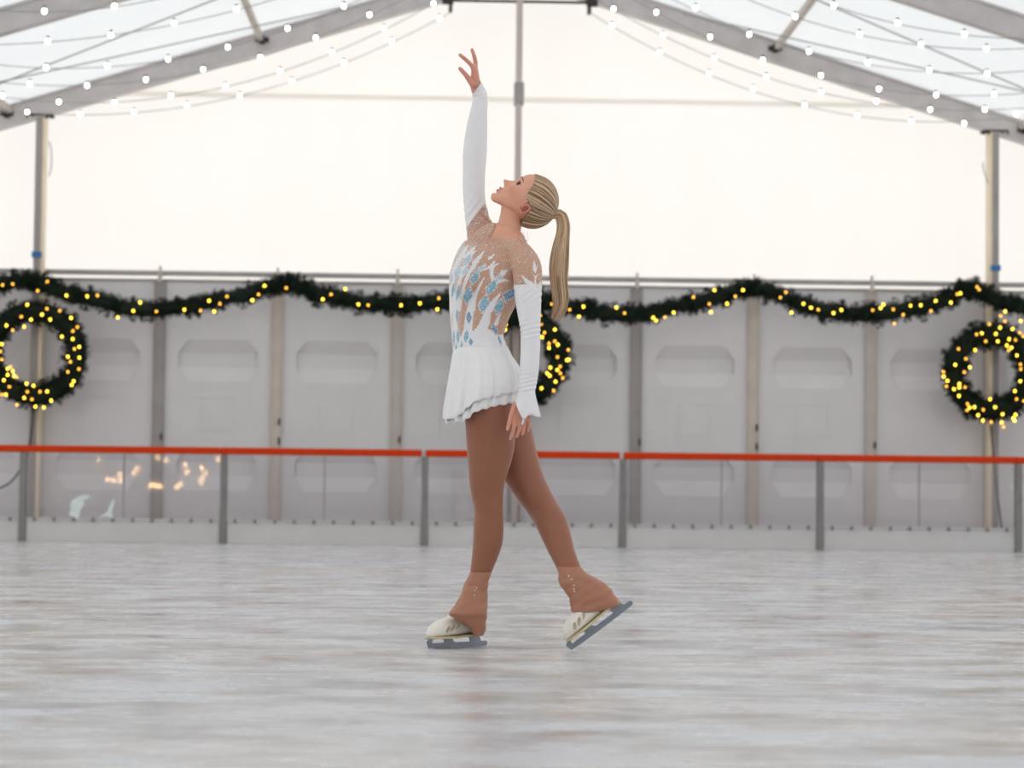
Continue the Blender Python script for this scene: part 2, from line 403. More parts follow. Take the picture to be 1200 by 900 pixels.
for i, x in ((0, -4.30), (4, 0.71), (8, 5.76)):
    top = roof_z(x) - 0.24
    pb = MB().box((x - .034, 15.75, 0), (x + .034, 15.93, top), 0.005)
    for s in (-1, 1): pb.box((x + s * .022 - .006, 15.745, 0), (x + s * .022 + .006, 15.76, top))
    cl = MB().box((x - .075, Y_WALL - .012, 0), (x + .075, Y_WALL + .05, 2.72))
    for s in (-1, 1): cl.box((x + s * .066 - .008, Y_WALL - .03, 0), (x + s * .066 + .008, Y_WALL - .008, 2.72))
    cl.build('mullion', M['beige_post'], wall)
    po = pb.build('gable_post', M['midpost'] if i == 4 else M['taupe'], wall)
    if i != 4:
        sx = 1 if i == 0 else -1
        MB().box((x + sx * .034, 15.76, 0), (x + sx * .066, 15.92, top), .004).build('gable_lit_strip', M['lit_side'], po)  # added strip; its cream paints the gable's light on the inner side
    fo = MB().box((x - .13, 15.74, top + .012), (x + .13, 15.94, top + .03))
    for q in (-.13, -.07, .07, .13): fo.tube([(x + q, 15.77, top - .02), (x + q, 15.77, top + .02)], .014, 6)
    fo.build('head_plate', M['black'], po)
    if i != 4: MB().box((x - .05, 15.735, 2.93), (x + .05, 15.94, 2.99), .004).build('strap', M['blue'], po)
    else: MB().box((x - .05, 15.735, 4.62), (x + .055, 15.93, 4.85), .012).build('clamp', M['taupe'], po)
def cable(name, px, Y, r, parent, material):
    P = [on_y(x, y, Y) for x, y in px]
    out = []
    for i in range(len(P) - 1):
        p0, p1, p2, p3 = P[max(i - 1, 0)], P[i], P[i + 1], P[min(i + 2, len(P) - 1)]
        for k in range(6):
            t = k / 6; out.append(.5 * ((2 * p1) + (-p0 + p2) * t + (2 * p0 - 5 * p1 + 4 * p2 - p3) * t * t + (-p0 + 3 * p1 - 3 * p2 + p3) * t ** 3))
    out.append(P[-1])
    return MB().tube(out, r, 6).build(name, material, parent)
tag(cable('power_cable', [(39, 478), (37, 505), (31, 535), (20, 556), (8, 568), (-6, 574)], 15.62, .012, None, M['cable_dark']),
    'dark cable looping down from the leftmost wreath to the floor', 'cable')
tag(cable('power_cable', [(1161, 498), (1163, 520), (1166, 550), (1169, 580), (1173, 612), (1176, 634)], 15.62, .010, None, M['cable_dark']),
    'thin dark cable hanging below the rightmost wreath', 'cable')
for i, pts in ((0, [(57, 166), (60, 175), (60, 196), (57, 206)]), (8, [(1152, 190), (1153, 200), (1158, 215)])):
    cable('tie_cord', pts, 15.70, .006, wall, M['cable'])

# ---- the other walls
for nm, x in (('wall_left', XC - HALF), ('wall_right', XC + HALF)):
    V = [(x, Y_FRONT, -.1), (x, 16.3, -.1), (x, 16.3, roof_z(x)), (x, Y_FRONT, roof_z(x))]
    tag(MB().add(V, [(0, 1, 2, 3)]).build(nm, M['side']), 'translucent white side wall of the tent, ' + nm[5:] + ' of the rink', 'wall', kind='structure')
wf = gable('wall_front', Y_FRONT, -.1, None, 1); wf.data.materials[0] = M['roof']; wf_ = wf; tag(wf, 'translucent white end wall of the tent behind the viewer', 'wall', kind='structure')

# ---- rink barrier
YB = 14.70
PX = [-6.18, -4.20, -2.215, -0.215, 1.765, 3.745, 5.745, 7.745]
sec_lab = ['clear rink barrier section cut off at the left edge of the picture', 'clear rink barrier section under the leftmost wreath, with frosty splashes on its pane',
           'clear rink barrier section with orange rail just left of the skater', 'clear rink barrier section directly behind the skater\'s legs',
           'clear rink barrier section with orange rail just right of the skater', 'clear rink barrier section under the rightmost wreath',
           'clear rink barrier section cut off at the right edge of the picture']
for i in range(7):
    x0, x1 = PX[i], PX[i + 1]
    root = empty('rink_barrier', (x0, YB, 0)); tag(root, sec_lab[i], 'barrier', 'rink barrier sections')
    L = x1 - x0
    kb = MB().box((.036, .015, 0), (L - .0365, .055, .225), .004)
    kb.box((.036, .0, .222), (L - .036, .058, .236), .003); kb.build('kick_board', M['kick'], root)
    for k in range(2):
        g = MB().box((.04 + k * (L / 2 - .035), .03, .236), (L / 2 - .006 + k * (L / 2 - .035), .040, .885)).build('glass_pane', M['glass'], root)
    MB().box((L / 2 - .008, .026, .236), (L / 2 + .008, .044, .88)).build('pane_joint', M['taupe'], root)
    MB().box((-.034 + (.036 if i in (3, 4) else 0), -.03, .885), (L - .0345, .065, .955), .016).build('handrail', M['orange'], root)
    pt = MB().box((-.034, -.012, 0), (.034, .06, .885), .006)
    pt.box((-.0345, -.018, .30), (.036, .03, .33)).box((-.0345, -.018, .74), (.036, .03, .77)).box((-.0345, -.018, .52), (.036, .03, .545))
    pt.build('post', M['postgrey'], root)
    bolt = MB().box((-.014, -.012, -.025), (.014, .012, .014), .003).mesh('bolt')
    nb = 10
    for b in range(nb):
        o = link('bolt', bolt, M['postgrey'], root); o.location = (.12 + b * (L - .24) / (nb - 1), 0.0, .228)
    if i == 1:
        rnd = random.Random(4)
        for cx, cz, pts in ((None, None, [(81, 603), (84, 597), (82, 592), (85, 586), (90, 584), (94, 581), (101, 580), (106, 582), (101, 585), (98, 586), (99, 592), (95, 596), (94, 603), (92, 608), (87, 609), (85, 605)]),
                            (None, None, [(114, 610), (117, 605), (122, 602), (126, 600), (129, 593), (132, 585), (134.5, 586), (132, 594), (130, 600), (133, 605), (135, 611), (131, 608), (128, 605), (121, 605), (118, 608)])):
            P = [on_y(px + rnd.uniform(-1, 1), py, YB + .028) for px, py in pts]
            V = [(p[0] - x0, p[1] - YB - d, p[2]) for d in (0, .006) for p in P]; n = len(P)
            Fc = [tuple(range(n)), tuple(range(n, 2 * n))[::-1]] + [(k, (k + 1) % n, n + (k + 1) % n, n + k) for k in range(n)]
            link('frost_patch', pymesh('frost_patch', V, Fc), M['frost'], root)['label'] = 'white frost stuck to the pane'

# ---- fir garlands and wreaths
def needles(mb, P, rad, rnd, count, axis_dirs, ln=(0.05, 0.09)):
    for _ in range(count):
        k = rnd.randrange(len(P)); c = np.array(P[k]); ax = axis_dirs[k]
        v = np.array([rnd.gauss(0, 1) for _ in range(3)]); v -= ax * (v @ ax) * .6; v /= np.linalg.norm(v) + 1e-9
        if v[1] > 0.2: v[1] *= .3
        base = c + v * rad * rnd.uniform(.25, .72); d = v + ax * rnd.uniform(-.7, .7) + np.array([rnd.uniform(-.3, .3) for _ in range(3)]); d /= np.linalg.norm(d)
        L = rnd.uniform(*ln); tip = base + d * L
        over = np.linalg.norm(tip - c) / (rad * 1.02)
        if over > 1: tip = c + (tip - c) / over
        # a sprig: stem with pairs of flat needles
        s = np.cross(d, [rnd.uniform(-1, 1), rnd.uniform(-1, 1), rnd.uniform(-1, 1)]); s /= np.linalg.norm(s) + 1e-9
        for q in range(3):
            b0 = base + (tip - base) * q / 4
            for sg in (-1, 1):
                e = b0 + (d * .6 + s * sg * .8) * .034; w = np.cross(d, s) * .004 + s * 0.001
                mb.add([b0 - w, b0 + w, e], [(0, 1, 2)])
        w = s * .005; mb.add([base - w, base + w, tip], [(0, 1, 2)])
led_mesh = MB().sphere((0, 0, 0), (0.011, 0.011, 0.013), 8, 6).mesh('led', True)
led_mesh2 = MB().sphere((0, 0, 0), (0.010, 0.010, 0.012), 8, 6).mesh('led', True)
led_mesh.materials.append(M['led']); led_mesh2.materials.append(M['led2'])
def put_leds(root, pxs, Y, deep):
    rl = Vector(root.location)
    for k, (x, y) in enumerate(pxs):
        p = on_y(x, y, Y); me = led_mesh2 if (k * 7 + 3) % 10 < deep else led_mesh
        o = bpy.data.objects.new('led', me); col.objects.link(o); o.parent = root; o.location = Vector(p) - rl
def catmull(P, n):
    P = [np.asarray(p, float) for p in P]; out = []
    for i in range(len(P) - 1):
        p0, p1, p2, p3 = P[max(i - 1, 0)], P[i], P[i + 1], P[min(i + 2, len(P) - 1)]
        for k in range(n):
            t = k / n; out.append(.5 * ((2 * p1) + (-p0 + p2) * t + (2 * p0 - 5 * p1 + 4 * p2 - p3) * t * t + (-p0 + 3 * p1 - 3 * p2 + p3) * t ** 3))
    out.append(P[-1]); return out
GY = 15.54
def z4(l, ox, oy): return [(ox + a / 4, oy + b / 4) for a, b in l]
gar = [
 ([(-60, 352), (-30, 342), (0, 334), (22, 329), (40, 329)], [(3, 334), (15, 333), (-20, 340)], 'short end of fir garland at the left picture edge'),
 ([(42, 329), (62, 338), (90, 347), (120, 353), (150, 361), (190, 362), (225, 358), (255, 351), (290, 345), (318, 335), (334, 332)],
  z4([(177, 203), (222, 160), (312, 225), (409, 229), (457, 225), (657, 258), (625, 297), (733, 300), (552, 328), (864, 292), (940, 296), (1031, 264), (980, 250), (1004, 300), (1064, 230), (1183, 247)], 0, 290) + [(310, 335), (303, 345), (296, 352)],
  'lit fir garland swag between the leftmost wreath and the next peak'),
 ([(336, 331), (352, 337), (372, 345), (400, 350), (425, 356), (455, 356), (480, 358), (505, 354), (535, 353), (575, 350), (606, 344)],
  z4([(222, 190), (432, 220), (393, 243), (560, 267), (606, 271), (760, 271), (848, 262), (937, 238), (498, 195), (930, 290)], 280, 290),
  'lit fir garland swag left of the skater, meeting her dress'),
 ([(608, 345), (630, 352), (650, 358), (680, 362), (700, 366), (730, 369), (755, 369), (785, 360), (812, 356), (840, 348), (865, 340), (880, 337)],
  z4([(267, 265), (350, 292), (415, 277), (394, 324), (608, 308), (569, 282), (742, 329), (797, 327), (838, 305), (755, 343), (1005, 265), (930, 233), (1029, 200), (1088, 264), (1127, 230), (1163, 200), (1012, 303)], 580, 290),
  'lit fir garland swag just right of the skater\'s ponytail'),
 ([(882, 337), (905, 343), (935, 355), (965, 364), (995, 369), (1020, 368), (1050, 365), (1080, 360), (1105, 352), (1122, 342), (1134, 338)],
  z4([(84, 210), (58, 235), (166, 264), (202, 283), (236, 292), (307, 308), (344, 293), (491, 294), (528, 284), (541, 268), (587, 290), (634, 315), (668, 273), (716, 271), (764, 297), (786, 250), (857, 258), (887, 219), (902, 215), (110, 305), (592, 357)], 900, 290),
  'lit fir garland swag between the middle peak and the rightmost wreath'),
 ([(1136, 338), (1150, 343), (1170, 352), (1195, 359), (1225, 364), (1260, 364)], z4([(980, 185), (990, 197), (1112, 300), (1185, 345), (1090, 320)], 900, 290) + [(1215, 362), (1235, 358)],
  'short end of fir garland at the right picture edge'),
]
for gi, (pp, leds, lab) in enumerate(gar):
    rnd = random.Random(100 + gi)
    P = catmull([on_y(x, y, GY) for x, y in pp], 6)
    root = empty('fir_garland', tuple(P[0])); tag(root, lab, 'garland', 'lit fir garlands along the end wall')
    o0 = P[0]; Pl = [p - o0 for p in P]; ax = []
    for i in range(len(Pl)):
        t = Pl[min(i + 1, len(Pl) - 1)] - Pl[max(i - 1, 0)]; ax.append(t / np.linalg.norm(t))
    length = sum(np.linalg.norm(Pl[i + 1] - Pl[i]) for i in range(len(Pl) - 1))
    rad = [.102 + .013 * math.sin(i * 1.9 + gi) + rnd.uniform(-.012, .016) for i in range(len(Pl))]
    mb = MB().tube(Pl, [r * .70 for r in rad], 9)
    for i in range(len(Pl)):
        needles(mb, [Pl[i]], rad[i] * 1.18, rnd, int(620 * length / len(Pl)), [ax[i]])
    for _ in range(int(26 * length)):                     # loose tufts that stand out of the rope
        k = rnd.randrange(len(Pl)); w = rnd.uniform(0, 6.28); off = np.array([0, -abs(math.cos(w)) * .5, 0]) + np.cross(ax[k], [0, 1, 0]) * math.sin(w)
        needles(mb, [Pl[k] + off * rad[k] * .85], .062, rnd, 16, [ax[k]], (.04, .06))
    fo = mb.build('foliage', M['fir'], root); fo['kind'] = 'stuff'
    put_leds(root, leds, GY - .11, 4)
def wreath(cx, cy, R, r, seed, leds, lab):
    rnd = random.Random(seed); c = on_y(cx, cy, GY)
    root = empty('wreath', tuple(c)); tag(root, lab, 'wreath', 'lit fir wreaths on the end wall')
    s = 1 / 111.5; P, ax = [], []
    for k in range(64):
        w = 2 * math.pi * k / 64; P.append(np.array([R * s * math.cos(w), 0, R * s * math.sin(w)])); ax.append(np.array([-math.sin(w), 0, math.cos(w)]))
    mb = MB().tube(P + [P[0]], r * s * .74, 9, False); needles(mb, P, r * s * 1.2, rnd, 2400, ax)
    for _ in range(70):
        k = rnd.randrange(64); w = rnd.uniform(0, 6.28); off = np.array([0, -abs(math.cos(w)) * .5, 0]) + np.cross(ax[k], [0, 1, 0]) * math.sin(w)
        needles(mb, [P[k] + off * r * s * .9], .062, rnd, 16, [ax[k]], (.04, .06))
    fo = mb.build('foliage', M['fir'], root); fo['kind'] = 'stuff'
    if isinstance(leds, int):
        n = leds; leds = []
        for k in range(n):
            w = 2 * math.pi * (k + rnd.random()) / n; q = R + r * rnd.uniform(-.95, .95); leds.append((cx + q * math.cos(w), cy + q * math.sin(w)))
    put_leds(root, leds, GY - r * s * .95, 4)
wreath(41, 414.5, 49, 14, 1, z4([(220, 287), (280, 297), (197, 315), (145, 338), (100, 325), (235, 338), (113, 371), (60, 388), (30, 366), (333, 330), (342, 392), (363, 373), (341, 429), (371, 466), (349, 476), (372, 517), (318, 512), (330, 536), (290, 418), (8, 453), (2, 487), (8, 525), (36, 568), (18, 622), (44, 653), (36, 597), (66, 602), (78, 608), (124, 638), (157, 648), (128, 677), (187, 676), (221, 675), (114, 705), (150, 712), (240, 718), (166, 746), (79, 738), (346, 627), (336, 645), (370, 570), (318, 583), (205, 750), (28, 690), (10, 690), (128, 268), (60, 580), (50, 560)], 0, 290),
       'lit fir wreath hanging at the left edge of the picture')
wl = z4([(218, 361), (232, 399), (221, 420), (281, 385), (281, 440), (295, 456), (254, 471), (293, 514), (346, 526), (338, 528), (344, 480), (306, 558), (260, 563), (293, 574), (307, 590), (245, 590), (257, 601), (318, 612), (284, 629), (218, 660), (275, 671), (254, 450), (48, 385), (50, 360), (212, 318)], 580, 290)
wreath(608, 418, 47, 14, 2, wl + [(575, 395), (568, 418), (572, 440), (590, 460), (606, 468), (560, 405), (585, 372)], 'lit fir wreath half hidden behind the skater\'s arm and skirt')
wr = z4([(1038, 360), (1110, 347), (1088, 376), (1146, 382), (978, 407), (1002, 402), (1068, 405), (1021, 440), (1077, 440), (1130, 430), (1160, 433), (893, 476), (971, 481), (1120, 460), (1128, 482), (1141, 470), (1167, 506), (928, 522), (878, 550), (946, 562), (920, 585), (822, 583), (824, 605), (841, 625), (836, 651), (872, 664), (897, 656), (924, 655), (897, 640), (895, 696), (1183, 548), (1185, 570), (1183, 627), (1157, 673), (1165, 711), (1041, 711), (1065, 749), (935, 733), (945, 751), (968, 748), (933, 763), (1009, 760), (985, 786), (1007, 812), (1046, 818), (1100, 782), (1095, 820), (1104, 842), (1150, 800), (1156, 812), (1196, 415)], 900, 290)
wreath(1161, 436, 44, 15, 3, wr + [(1205, 420), (1215, 440), (1212, 455), (1200, 470), (1190, 486), (1205, 400), (1195, 390)], 'lit fir wreath hanging at the right edge of the picture')

# ---- festoon strings under the roof
bulb_me = MB().sphere((0, 0, -.038), (0.019, 0.019, 0.023), 10, 8).mesh('bulb', True); bulb_me.materials.append(M['bulb'])
sock_me = MB().tube([(0, 0, 0.004), (0, 0, -.02)], [.013, .011], 8).mesh('socket'); sock_me.materials.append(M['socket'])
SA = {
 -1: [[(515, 22), (459, 49), (403, 74), (342, 96), (281, 113), (219, 124), (157, 132), (94, 135), (32, 132)],
      [(508, 5), (450, 34), (389, 62), (328, 84), (264, 102), (200, 113), (134, 121), (69, 120), (3, 113)],
      [(433, 18), (370, 45), (305, 68), (238, 82), (171, 94), (102, 101), (35, 99)],
      [(403, 8), (337, 34), (267, 56), (197, 70), (126, 78), (54, 80)],
      [(277, 12), (204, 28), (130, 42), (56, 49)], [(134, 8), (52, 14)]],
 1: [[(717, 31), (773, 62), (831, 87), (883, 105), (943, 124), (1005, 136), (1068, 143), (1130, 145), (1191, 134)],
     [(719, 11), (777, 42), (837, 69), (898, 91), (962, 109), (1027, 119), (1090, 129), (1154, 129)],
     [(769, 15), (832, 44), (894, 71), (962, 89), (1030, 105), (1097, 112), (1165, 111)],
     [(815, 10), (878, 41), (948, 61), (1017, 74), (1089, 83), (1157, 87)],
     [(932, 20), (1007, 41), (1079, 53), (1156, 58)], [(977, 7), (1052, 28), (1130, 41)]]}
ordn = ['nearest the gable', 'second from the gable', 'third from the gable', 'fourth from the gable', 'fifth from the gable', 'farthest from the gable']
for s in (-1, 1):
    for k, pxs in enumerate(SA[s]):
        Y = [15.45, 14.45, 13.4, 12.55, 11.4, 10.2][k]
        P = np.array([on_y(x, y, Y) for x, y in pxs])
        X, Z = P[:, 0], P[:, 2]
        if len(pxs) >= 3: cf = np.polyfit(X, Z, 2)
        else: cf = None
        ends = []
        x_in = XC + s * (.72 if k < 2 else .60); x_out = X[-1] + s * 1.2
        if cf is None:
            cf = np.polyfit([x_in] + list(X), [roof_z(x_in) - .2] + list(Z), 2)
        if True:
            line = []
            for t in np.linspace(0, 1, 40):
                x = x_in + (x_out - x_in) * t; z = np.polyval(cf, x); line.append((x, Y, min(z, roof_z(x) - .14)))
        side = 'left' if s < 0 else 'right'
        root = empty('string_light', (float(line[0][0]), Y, float(line[0][2])))
        tag(root, 'string of white festoon bulbs under the %s roof slope, %s' % (side, ordn[k]), 'string light', 'festoon strings under the roof')
        o0 = np.array(root.location)
        MB().tube([np.array(p) - o0 for p in line], 0.0042, 5).build('cord', M['cable'], root)
        xs = list(X) + [X[-1] + (X[-1] - X[-2])]
        for i, x in enumerate(xs):
            if i < len(X): z = Z[i] + .045
            else: z = np.interp(x * s, [q[0] * s for q in line], [q[2] for q in line])
            b = bpy.data.objects.new('bulb', bulb_me); col.objects.link(b); b.parent = root; b.location = Vector((x, Y, z)) - Vector(root.location)
            so = bpy.data.objects.new('socket', sock_me); col.objects.link(so); so.parent = b

# lamps on the end wall behind the viewer; they show as warm glints in the barrier pane on the left
M['lamp'] = mat('warm_lamp', (1, 0.8, 0.5, 1), 0.3, emit=(1.0, 0.62, 0.28, 1), estr=26.0)
lamp_me = MB().sphere((0, 0, 0), (0.042, 0.03, 0.042), 10, 7).mesh('lamp', True); lamp_me.materials.append(M['lamp'])
YP = YB + .03
for lx, ly in ((46, 541), (53, 539), (42, 549), (114, 539), (108, 553), (95, 559), (91, 563), (126, 562), (132, 563), (140, 556), (140, 563), (161, 549), (157, 554), (185, 536), (195, 539), (176, 569), (179, 568), (182, 569), (186, 570), (189, 570), (212, 568), (207, 571), (217, 545), (219, 553), (236, 548), (241, 554), (237, 560), (235, 565), (255, 538)):
    d = ray(lx, ly); h = CAM + d * ((YP - CAM[1]) / d[1]); m = d.copy(); m[1] = -m[1]
    q = h + m * ((Y_FRONT + .06 - h[1]) / m[1])
    if q[2] > .1:
        o = bpy.data.objects.new('lamp', lamp_me); col.objects.link(o); o.parent = wf_; o.location = q

# ================================================================== THE SKATER
# image-plane measures are turned into metres at the skater's own depth (about 8.3 m off)
PXM = F / 8.3                                # pixels per metre at the skater
V_UP = np.array([0, 0, 1.0]); V_DEPTH = np.array([0, 1.0, 0])
def spline(rows, n):
    return np.array(catmull([np.array(r, float) for r in rows], n))
def limb(mb, rows, n=6, sides=28, cap=(True, True), skew=0.0, flat=False, sq=1.0):
    """rows: (px x, px y, depth Y, half width in the picture (px), half depth (px)); closed tube with rounded ends"""
    R = spline(rows, n)
    C = np.array([on_y(r[0], r[1], r[2]) for r in R]); ra, rb = R[:, 3] / PXM, R[:, 4] / PXM
    T = np.gradient(C, axis=0); T /= np.linalg.norm(T, axis=1)[:, None]
    if flat: T[:] = (0, 0, -1.0)
    rings = []; SKW = R[:, 5] if R.shape[1] > 5 else np.full(len(R), skew)
    def ring(c, t, a, b, skew=skew):
        nn = np.cross(t, V_DEPTH); nn /= np.linalg.norm(nn) + 1e-9
        bb = np.cross(nn, t)
        w = np.linspace(0, 2 * math.pi, sides, endpoint=False)
        ca, sa = np.cos(w), np.sin(w); ca, sa = np.sign(ca) * np.abs(ca) ** sq, np.sign(sa) * np.abs(sa) ** sq
        d = sa * math.sqrt(1 - skew * skew) - skew * ca
        return c + a * ca[:, None] * nn + b * d[:, None] * bb
    def capring(c, t, a, b, sgn):
        out = []
        for q in (0.45, 0.78, 0.95):
            h = math.sqrt(1 - q * q) ; out.append((q, h))
        return out
    m = min(ra[0], rb[0])
    if cap[0]:
        for q in (.2, .6, .88): rings.append(ring(C[0] - T[0] * m * math.sqrt(1 - q * q), T[0], ra[0] * q, rb[0] * q))
    for i in range(len(C)): rings.append(ring(C[i], T[i], ra[i], rb[i], SKW[i]))
    m = min(ra[-1], rb[-1])
    if cap[1]:
        for q in (.88, .6, .2): rings.append(ring(C[-1] + T[-1] * m * math.sqrt(1 - q * q), T[-1], ra[-1] * q, rb[-1] * q))
    V = np.concatenate(rings); k = len(rings); Fc = []
    for i in range(k - 1):
        for j in range(sides):
            Fc.append((i * sides + j, i * sides + (j + 1) % sides, (i + 1) * sides + (j + 1) % sides, (i + 1) * sides + j))
    Fc.append(tuple(range(sides))[::-1]); Fc.append(tuple(range((k - 1) * sides, k * sides)))
    mb.add(V, Fc); return C
def edges(rows, Y, depth, lean=None):
    """rows (y, x_left, x_right) -> limb rows with the given depth centre / half-depth lists"""
    out = []
    for i, (y, a, b) in enumerate(rows):
        out.append(((a + b) / 2, y, Y[i] if hasattr(Y, '__len__') else Y, (b - a) / 2, depth[i] if hasattr(depth, '__len__') else depth))
    return out
def remesh(mb, voxel):
    me = pymesh('tmp', mb.V, mb.F); ob = bpy.data.objects.new('tmp', me); col.objects.link(ob)
    bm = bmesh.new(); bm.from_mesh(me); bmesh.ops.recalc_face_normals(bm, faces=bm.faces); bm.to_mesh(me); bm.free()
    md = ob.modifiers.new('r', 'REMESH'); md.mode = 'VOXEL'; md.voxel_size = voxel
    dg = bpy.context.evaluated_depsgraph_get(); dg.update()
    ev = ob.evaluated_get(dg); m2 = ev.to_mesh()
    n = len(m2.vertices); V = np.empty(n * 3); m2.vertices.foreach_get('co', V); V = V.reshape(-1, 3)
    Q = [tuple(p.vertices) for p in m2.polygons]
    ev.to_mesh_clear(); bpy.data.objects.remove(ob); bpy.data.meshes.remove(me)
    return V, np.array([q if len(q) == 4 else q + (q[-1],) for q in Q])
def smooth(V, Q, it, lam=0.5, w=None):
    E = np.concatenate([Q[:, [0, 1]], Q[:, [1, 2]], Q[:, [2, 3]], Q[:, [3, 0]]]); E = E[E[:, 0] != E[:, 1]]
    E = np.concatenate([E, E[:, ::-1]])
    deg = np.bincount(E[:, 0], minlength=len(V)).astype(float); deg[deg == 0] = 1
    V = V.copy()
    for _ in range(it):
        S = np.stack([np.bincount(E[:, 0], weights=V[E[:, 1], k], minlength=len(V)) for k in range(3)], 1) / deg[:, None]
        d = (S - V) * lam
        V += d if w is None else d * w[:, None]
    return V
def normals(V, Q):
    n = np.cross(V[Q[:, 2]] - V[Q[:, 0]], V[Q[:, 3]] - V[Q[:, 1]])
    N = np.zeros_like(V)
    for k in range(4): 
        for c in range(3): N[:, c] += np.bincount(Q[:, k], weights=n[:, c], minlength=len(V))
    return N / (np.linalg.norm(N, axis=1)[:, None] + 1e-12)
def fastmesh(name, V, Q, colors=None):
    me = bpy.data.meshes.new(name); me.vertices.add(len(V)); me.vertices.foreach_set('co', np.asarray(V, np.float32).ravel())
    Q = np.asarray(Q); me.loops.add(Q.size); me.loops.foreach_set('vertex_index', Q.astype(np.int32).ravel())
    me.polygons.add(len(Q)); me.polygons.foreach_set('loop_start', (np.arange(len(Q)) * Q.shape[1]).astype(np.int32))
    me.polygons.foreach_set('loop_total', np.full(len(Q), Q.shape[1], np.int32))
    me.update(calc_edges=True); me.validate()
    if colors is not None:
        a = me.color_attributes.new('Col', 'FLOAT_COLOR', 'POINT'); c = np.ones((len(V), 4), np.float32); c[:, :3] = colors; a.data.foreach_set('color', c.ravel())
    me.shade_smooth(); return me
def submesh(V, Q, mask):
    Fm = mask[Q].all(1); Qs = Q[Fm]; used = np.unique(Qs); idx = np.full(len(V), -1); idx[used] = np.arange(len(used))
    return used, idx[Qs]
def chain_dist(P, pts):
    """distance to a polyline, position along it (in segments)"""
    best = np.full(len(P), 1e9); tt = np.zeros(len(P)); pts = np.asarray(pts)
    for i in range(len(pts) - 1):
        a, b = pts[i], pts[i + 1]; d = b - a; t = np.clip(((P - a) @ d) / (d @ d), 0, 1); q = np.linalg.norm(P - a - t[:, None] * d, axis=1)
        m = q < best; best[m] = q[m]; tt[m] = i + t[m]
    return best, tt
def in_poly(x, y, poly):
    ins = np.zeros(len(x), bool); n = len(poly)
    for i in range(n):
        x0, y0 = poly[i]; x1, y1 = poly[(i + 1) % n]
        c = ((y0 > y) != (y1 > y)) & (x < (x1 - x0) * (y - y0) / (y1 - y0 + 1e-12) + x0); ins ^= c
    return ins

g_front = on_ground(540, 759.5); g_toe = on_ground(669, 764.5)
root = empty('person', (0.06, 0.02, 0))
tag(root, 'figure skater in a white and blue crystal dress, one arm raised, long blonde ponytail', 'person')
RL = Vector(root.location); RLn = np.array(RL)
def part(name, V, Q, material, parent=None, colors=None):
    me = fastmesh(name, V - RLn, Q, colors); return link(name, me, material, root if parent is None else parent)
def mbpart(mb, name, material, smooth_=True, parent=None):
    return link(name, pymesh(name, np.array(mb.V) - RLn, mb.F, smooth_), material, root if parent is None else parent)

SK = {}
SK['skin'] = mat('skin', srgb(214, 160, 138), 0.48, attr='Col', var=0.05, scale=60, sss=0.06, spec=0.35)
SK['bodice'] = mat('bodice_mesh_with_white_flames', srgb(200, 160, 140), 0.45, attr='Col', var=0.10, scale=220, bump=0.15, spec=0.4)
SK['white'] = mat('white_stretch_fabric', srgb(238, 235, 237), 0.5, var=0.03, scale=40, spec=0.35)
SK['chiffon'] = mat('white_chiffon', srgb(238, 236, 236), 0.6, var=0.03, scale=60, spec=0.2)
SK['tights'] = mat('tan_tights', srgb(152, 100, 78), 0.5, var=0.04, scale=90, spec=0.3)
for k_ in ('tights',):
    pz = SK[k_].node_tree.nodes['Principled BSDF']; pz.inputs['Sheen Weight'].default_value = 0.35; pz.inputs['Sheen Roughness'].default_value = 0.35; pz.inputs['Sheen Tint'].default_value = (1, 0.82, 0.7, 1)
SK['cover'] = mat('tan_boot_cover', srgb(176, 123, 100), 0.5, var=0.06, scale=70, spec=0.3)
SK['hair'] = mat('blonde_hair', srgb(190, 160, 125), 0.42, attr='Col', var=0.08, scale=120, spec=0.4)
SK['boot'] = mat('white_boot_leather', srgb(236, 230, 220), 0.4, var=0.05, scale=50)
SK['sole'] = mat('cream_sole', srgb(208, 194, 150), 0.5, var=0.05, scale=50)
SK['inset'] = mat('beige_boot_inset', srgb(190, 176, 152), 0.6)
SK['blade'] = mat('grey_blade_steel', srgb(132, 138, 148), 0.32, 0.55, var=0.06, scale=60)
SK['stone'] = mat('crystal', srgb(245, 248, 252), 0.08, spec=1.0)
SK['eye_white'] = mat('eye_white', srgb(205, 190, 182), 0.25)
SK['dark'] = mat('dark_lash', srgb(58, 40, 32), 0.5)
SK['brow'] = mat('brow_hair', srgb(104, 78, 60), 0.6)
SK['nail'] = mat('pale_nail', srgb(228, 186, 174), 0.25)
SK['tie'] = mat('hair_tie', srgb(150, 122, 92), 0.6)
TRANS = SK['chiffon'].node_tree.nodes['Principled BSDF']
TRANS.inputs['Transmission Weight'].default_value = 0.0

# the two skates' frames: toe end of the blade, direction to the heel, sideways, up
yw = math.radians(40)
du1 = np.array([math.cos(yw), math.sin(yw), 0]); dv1 = np.array([math.sin(yw), -math.cos(yw), 0]); dw1 = np.array([0, 0, 1.0])
org1 = on_ground(570.5, 757.4) - du1 * .281
pt_ = math.radians(37); y2 = math.radians(4)
du2 = np.array([math.cos(pt_) * math.cos(y2), math.cos(pt_) * math.sin(y2), math.sin(pt_)]); dv2 = np.array([math.sin(y2), -math.cos(y2), 0]); dw2 = np.cross(dv2, du2); dw2 = dw2 if dw2[2] > 0 else -dw2
org2 = on_ground(669, 763.8)

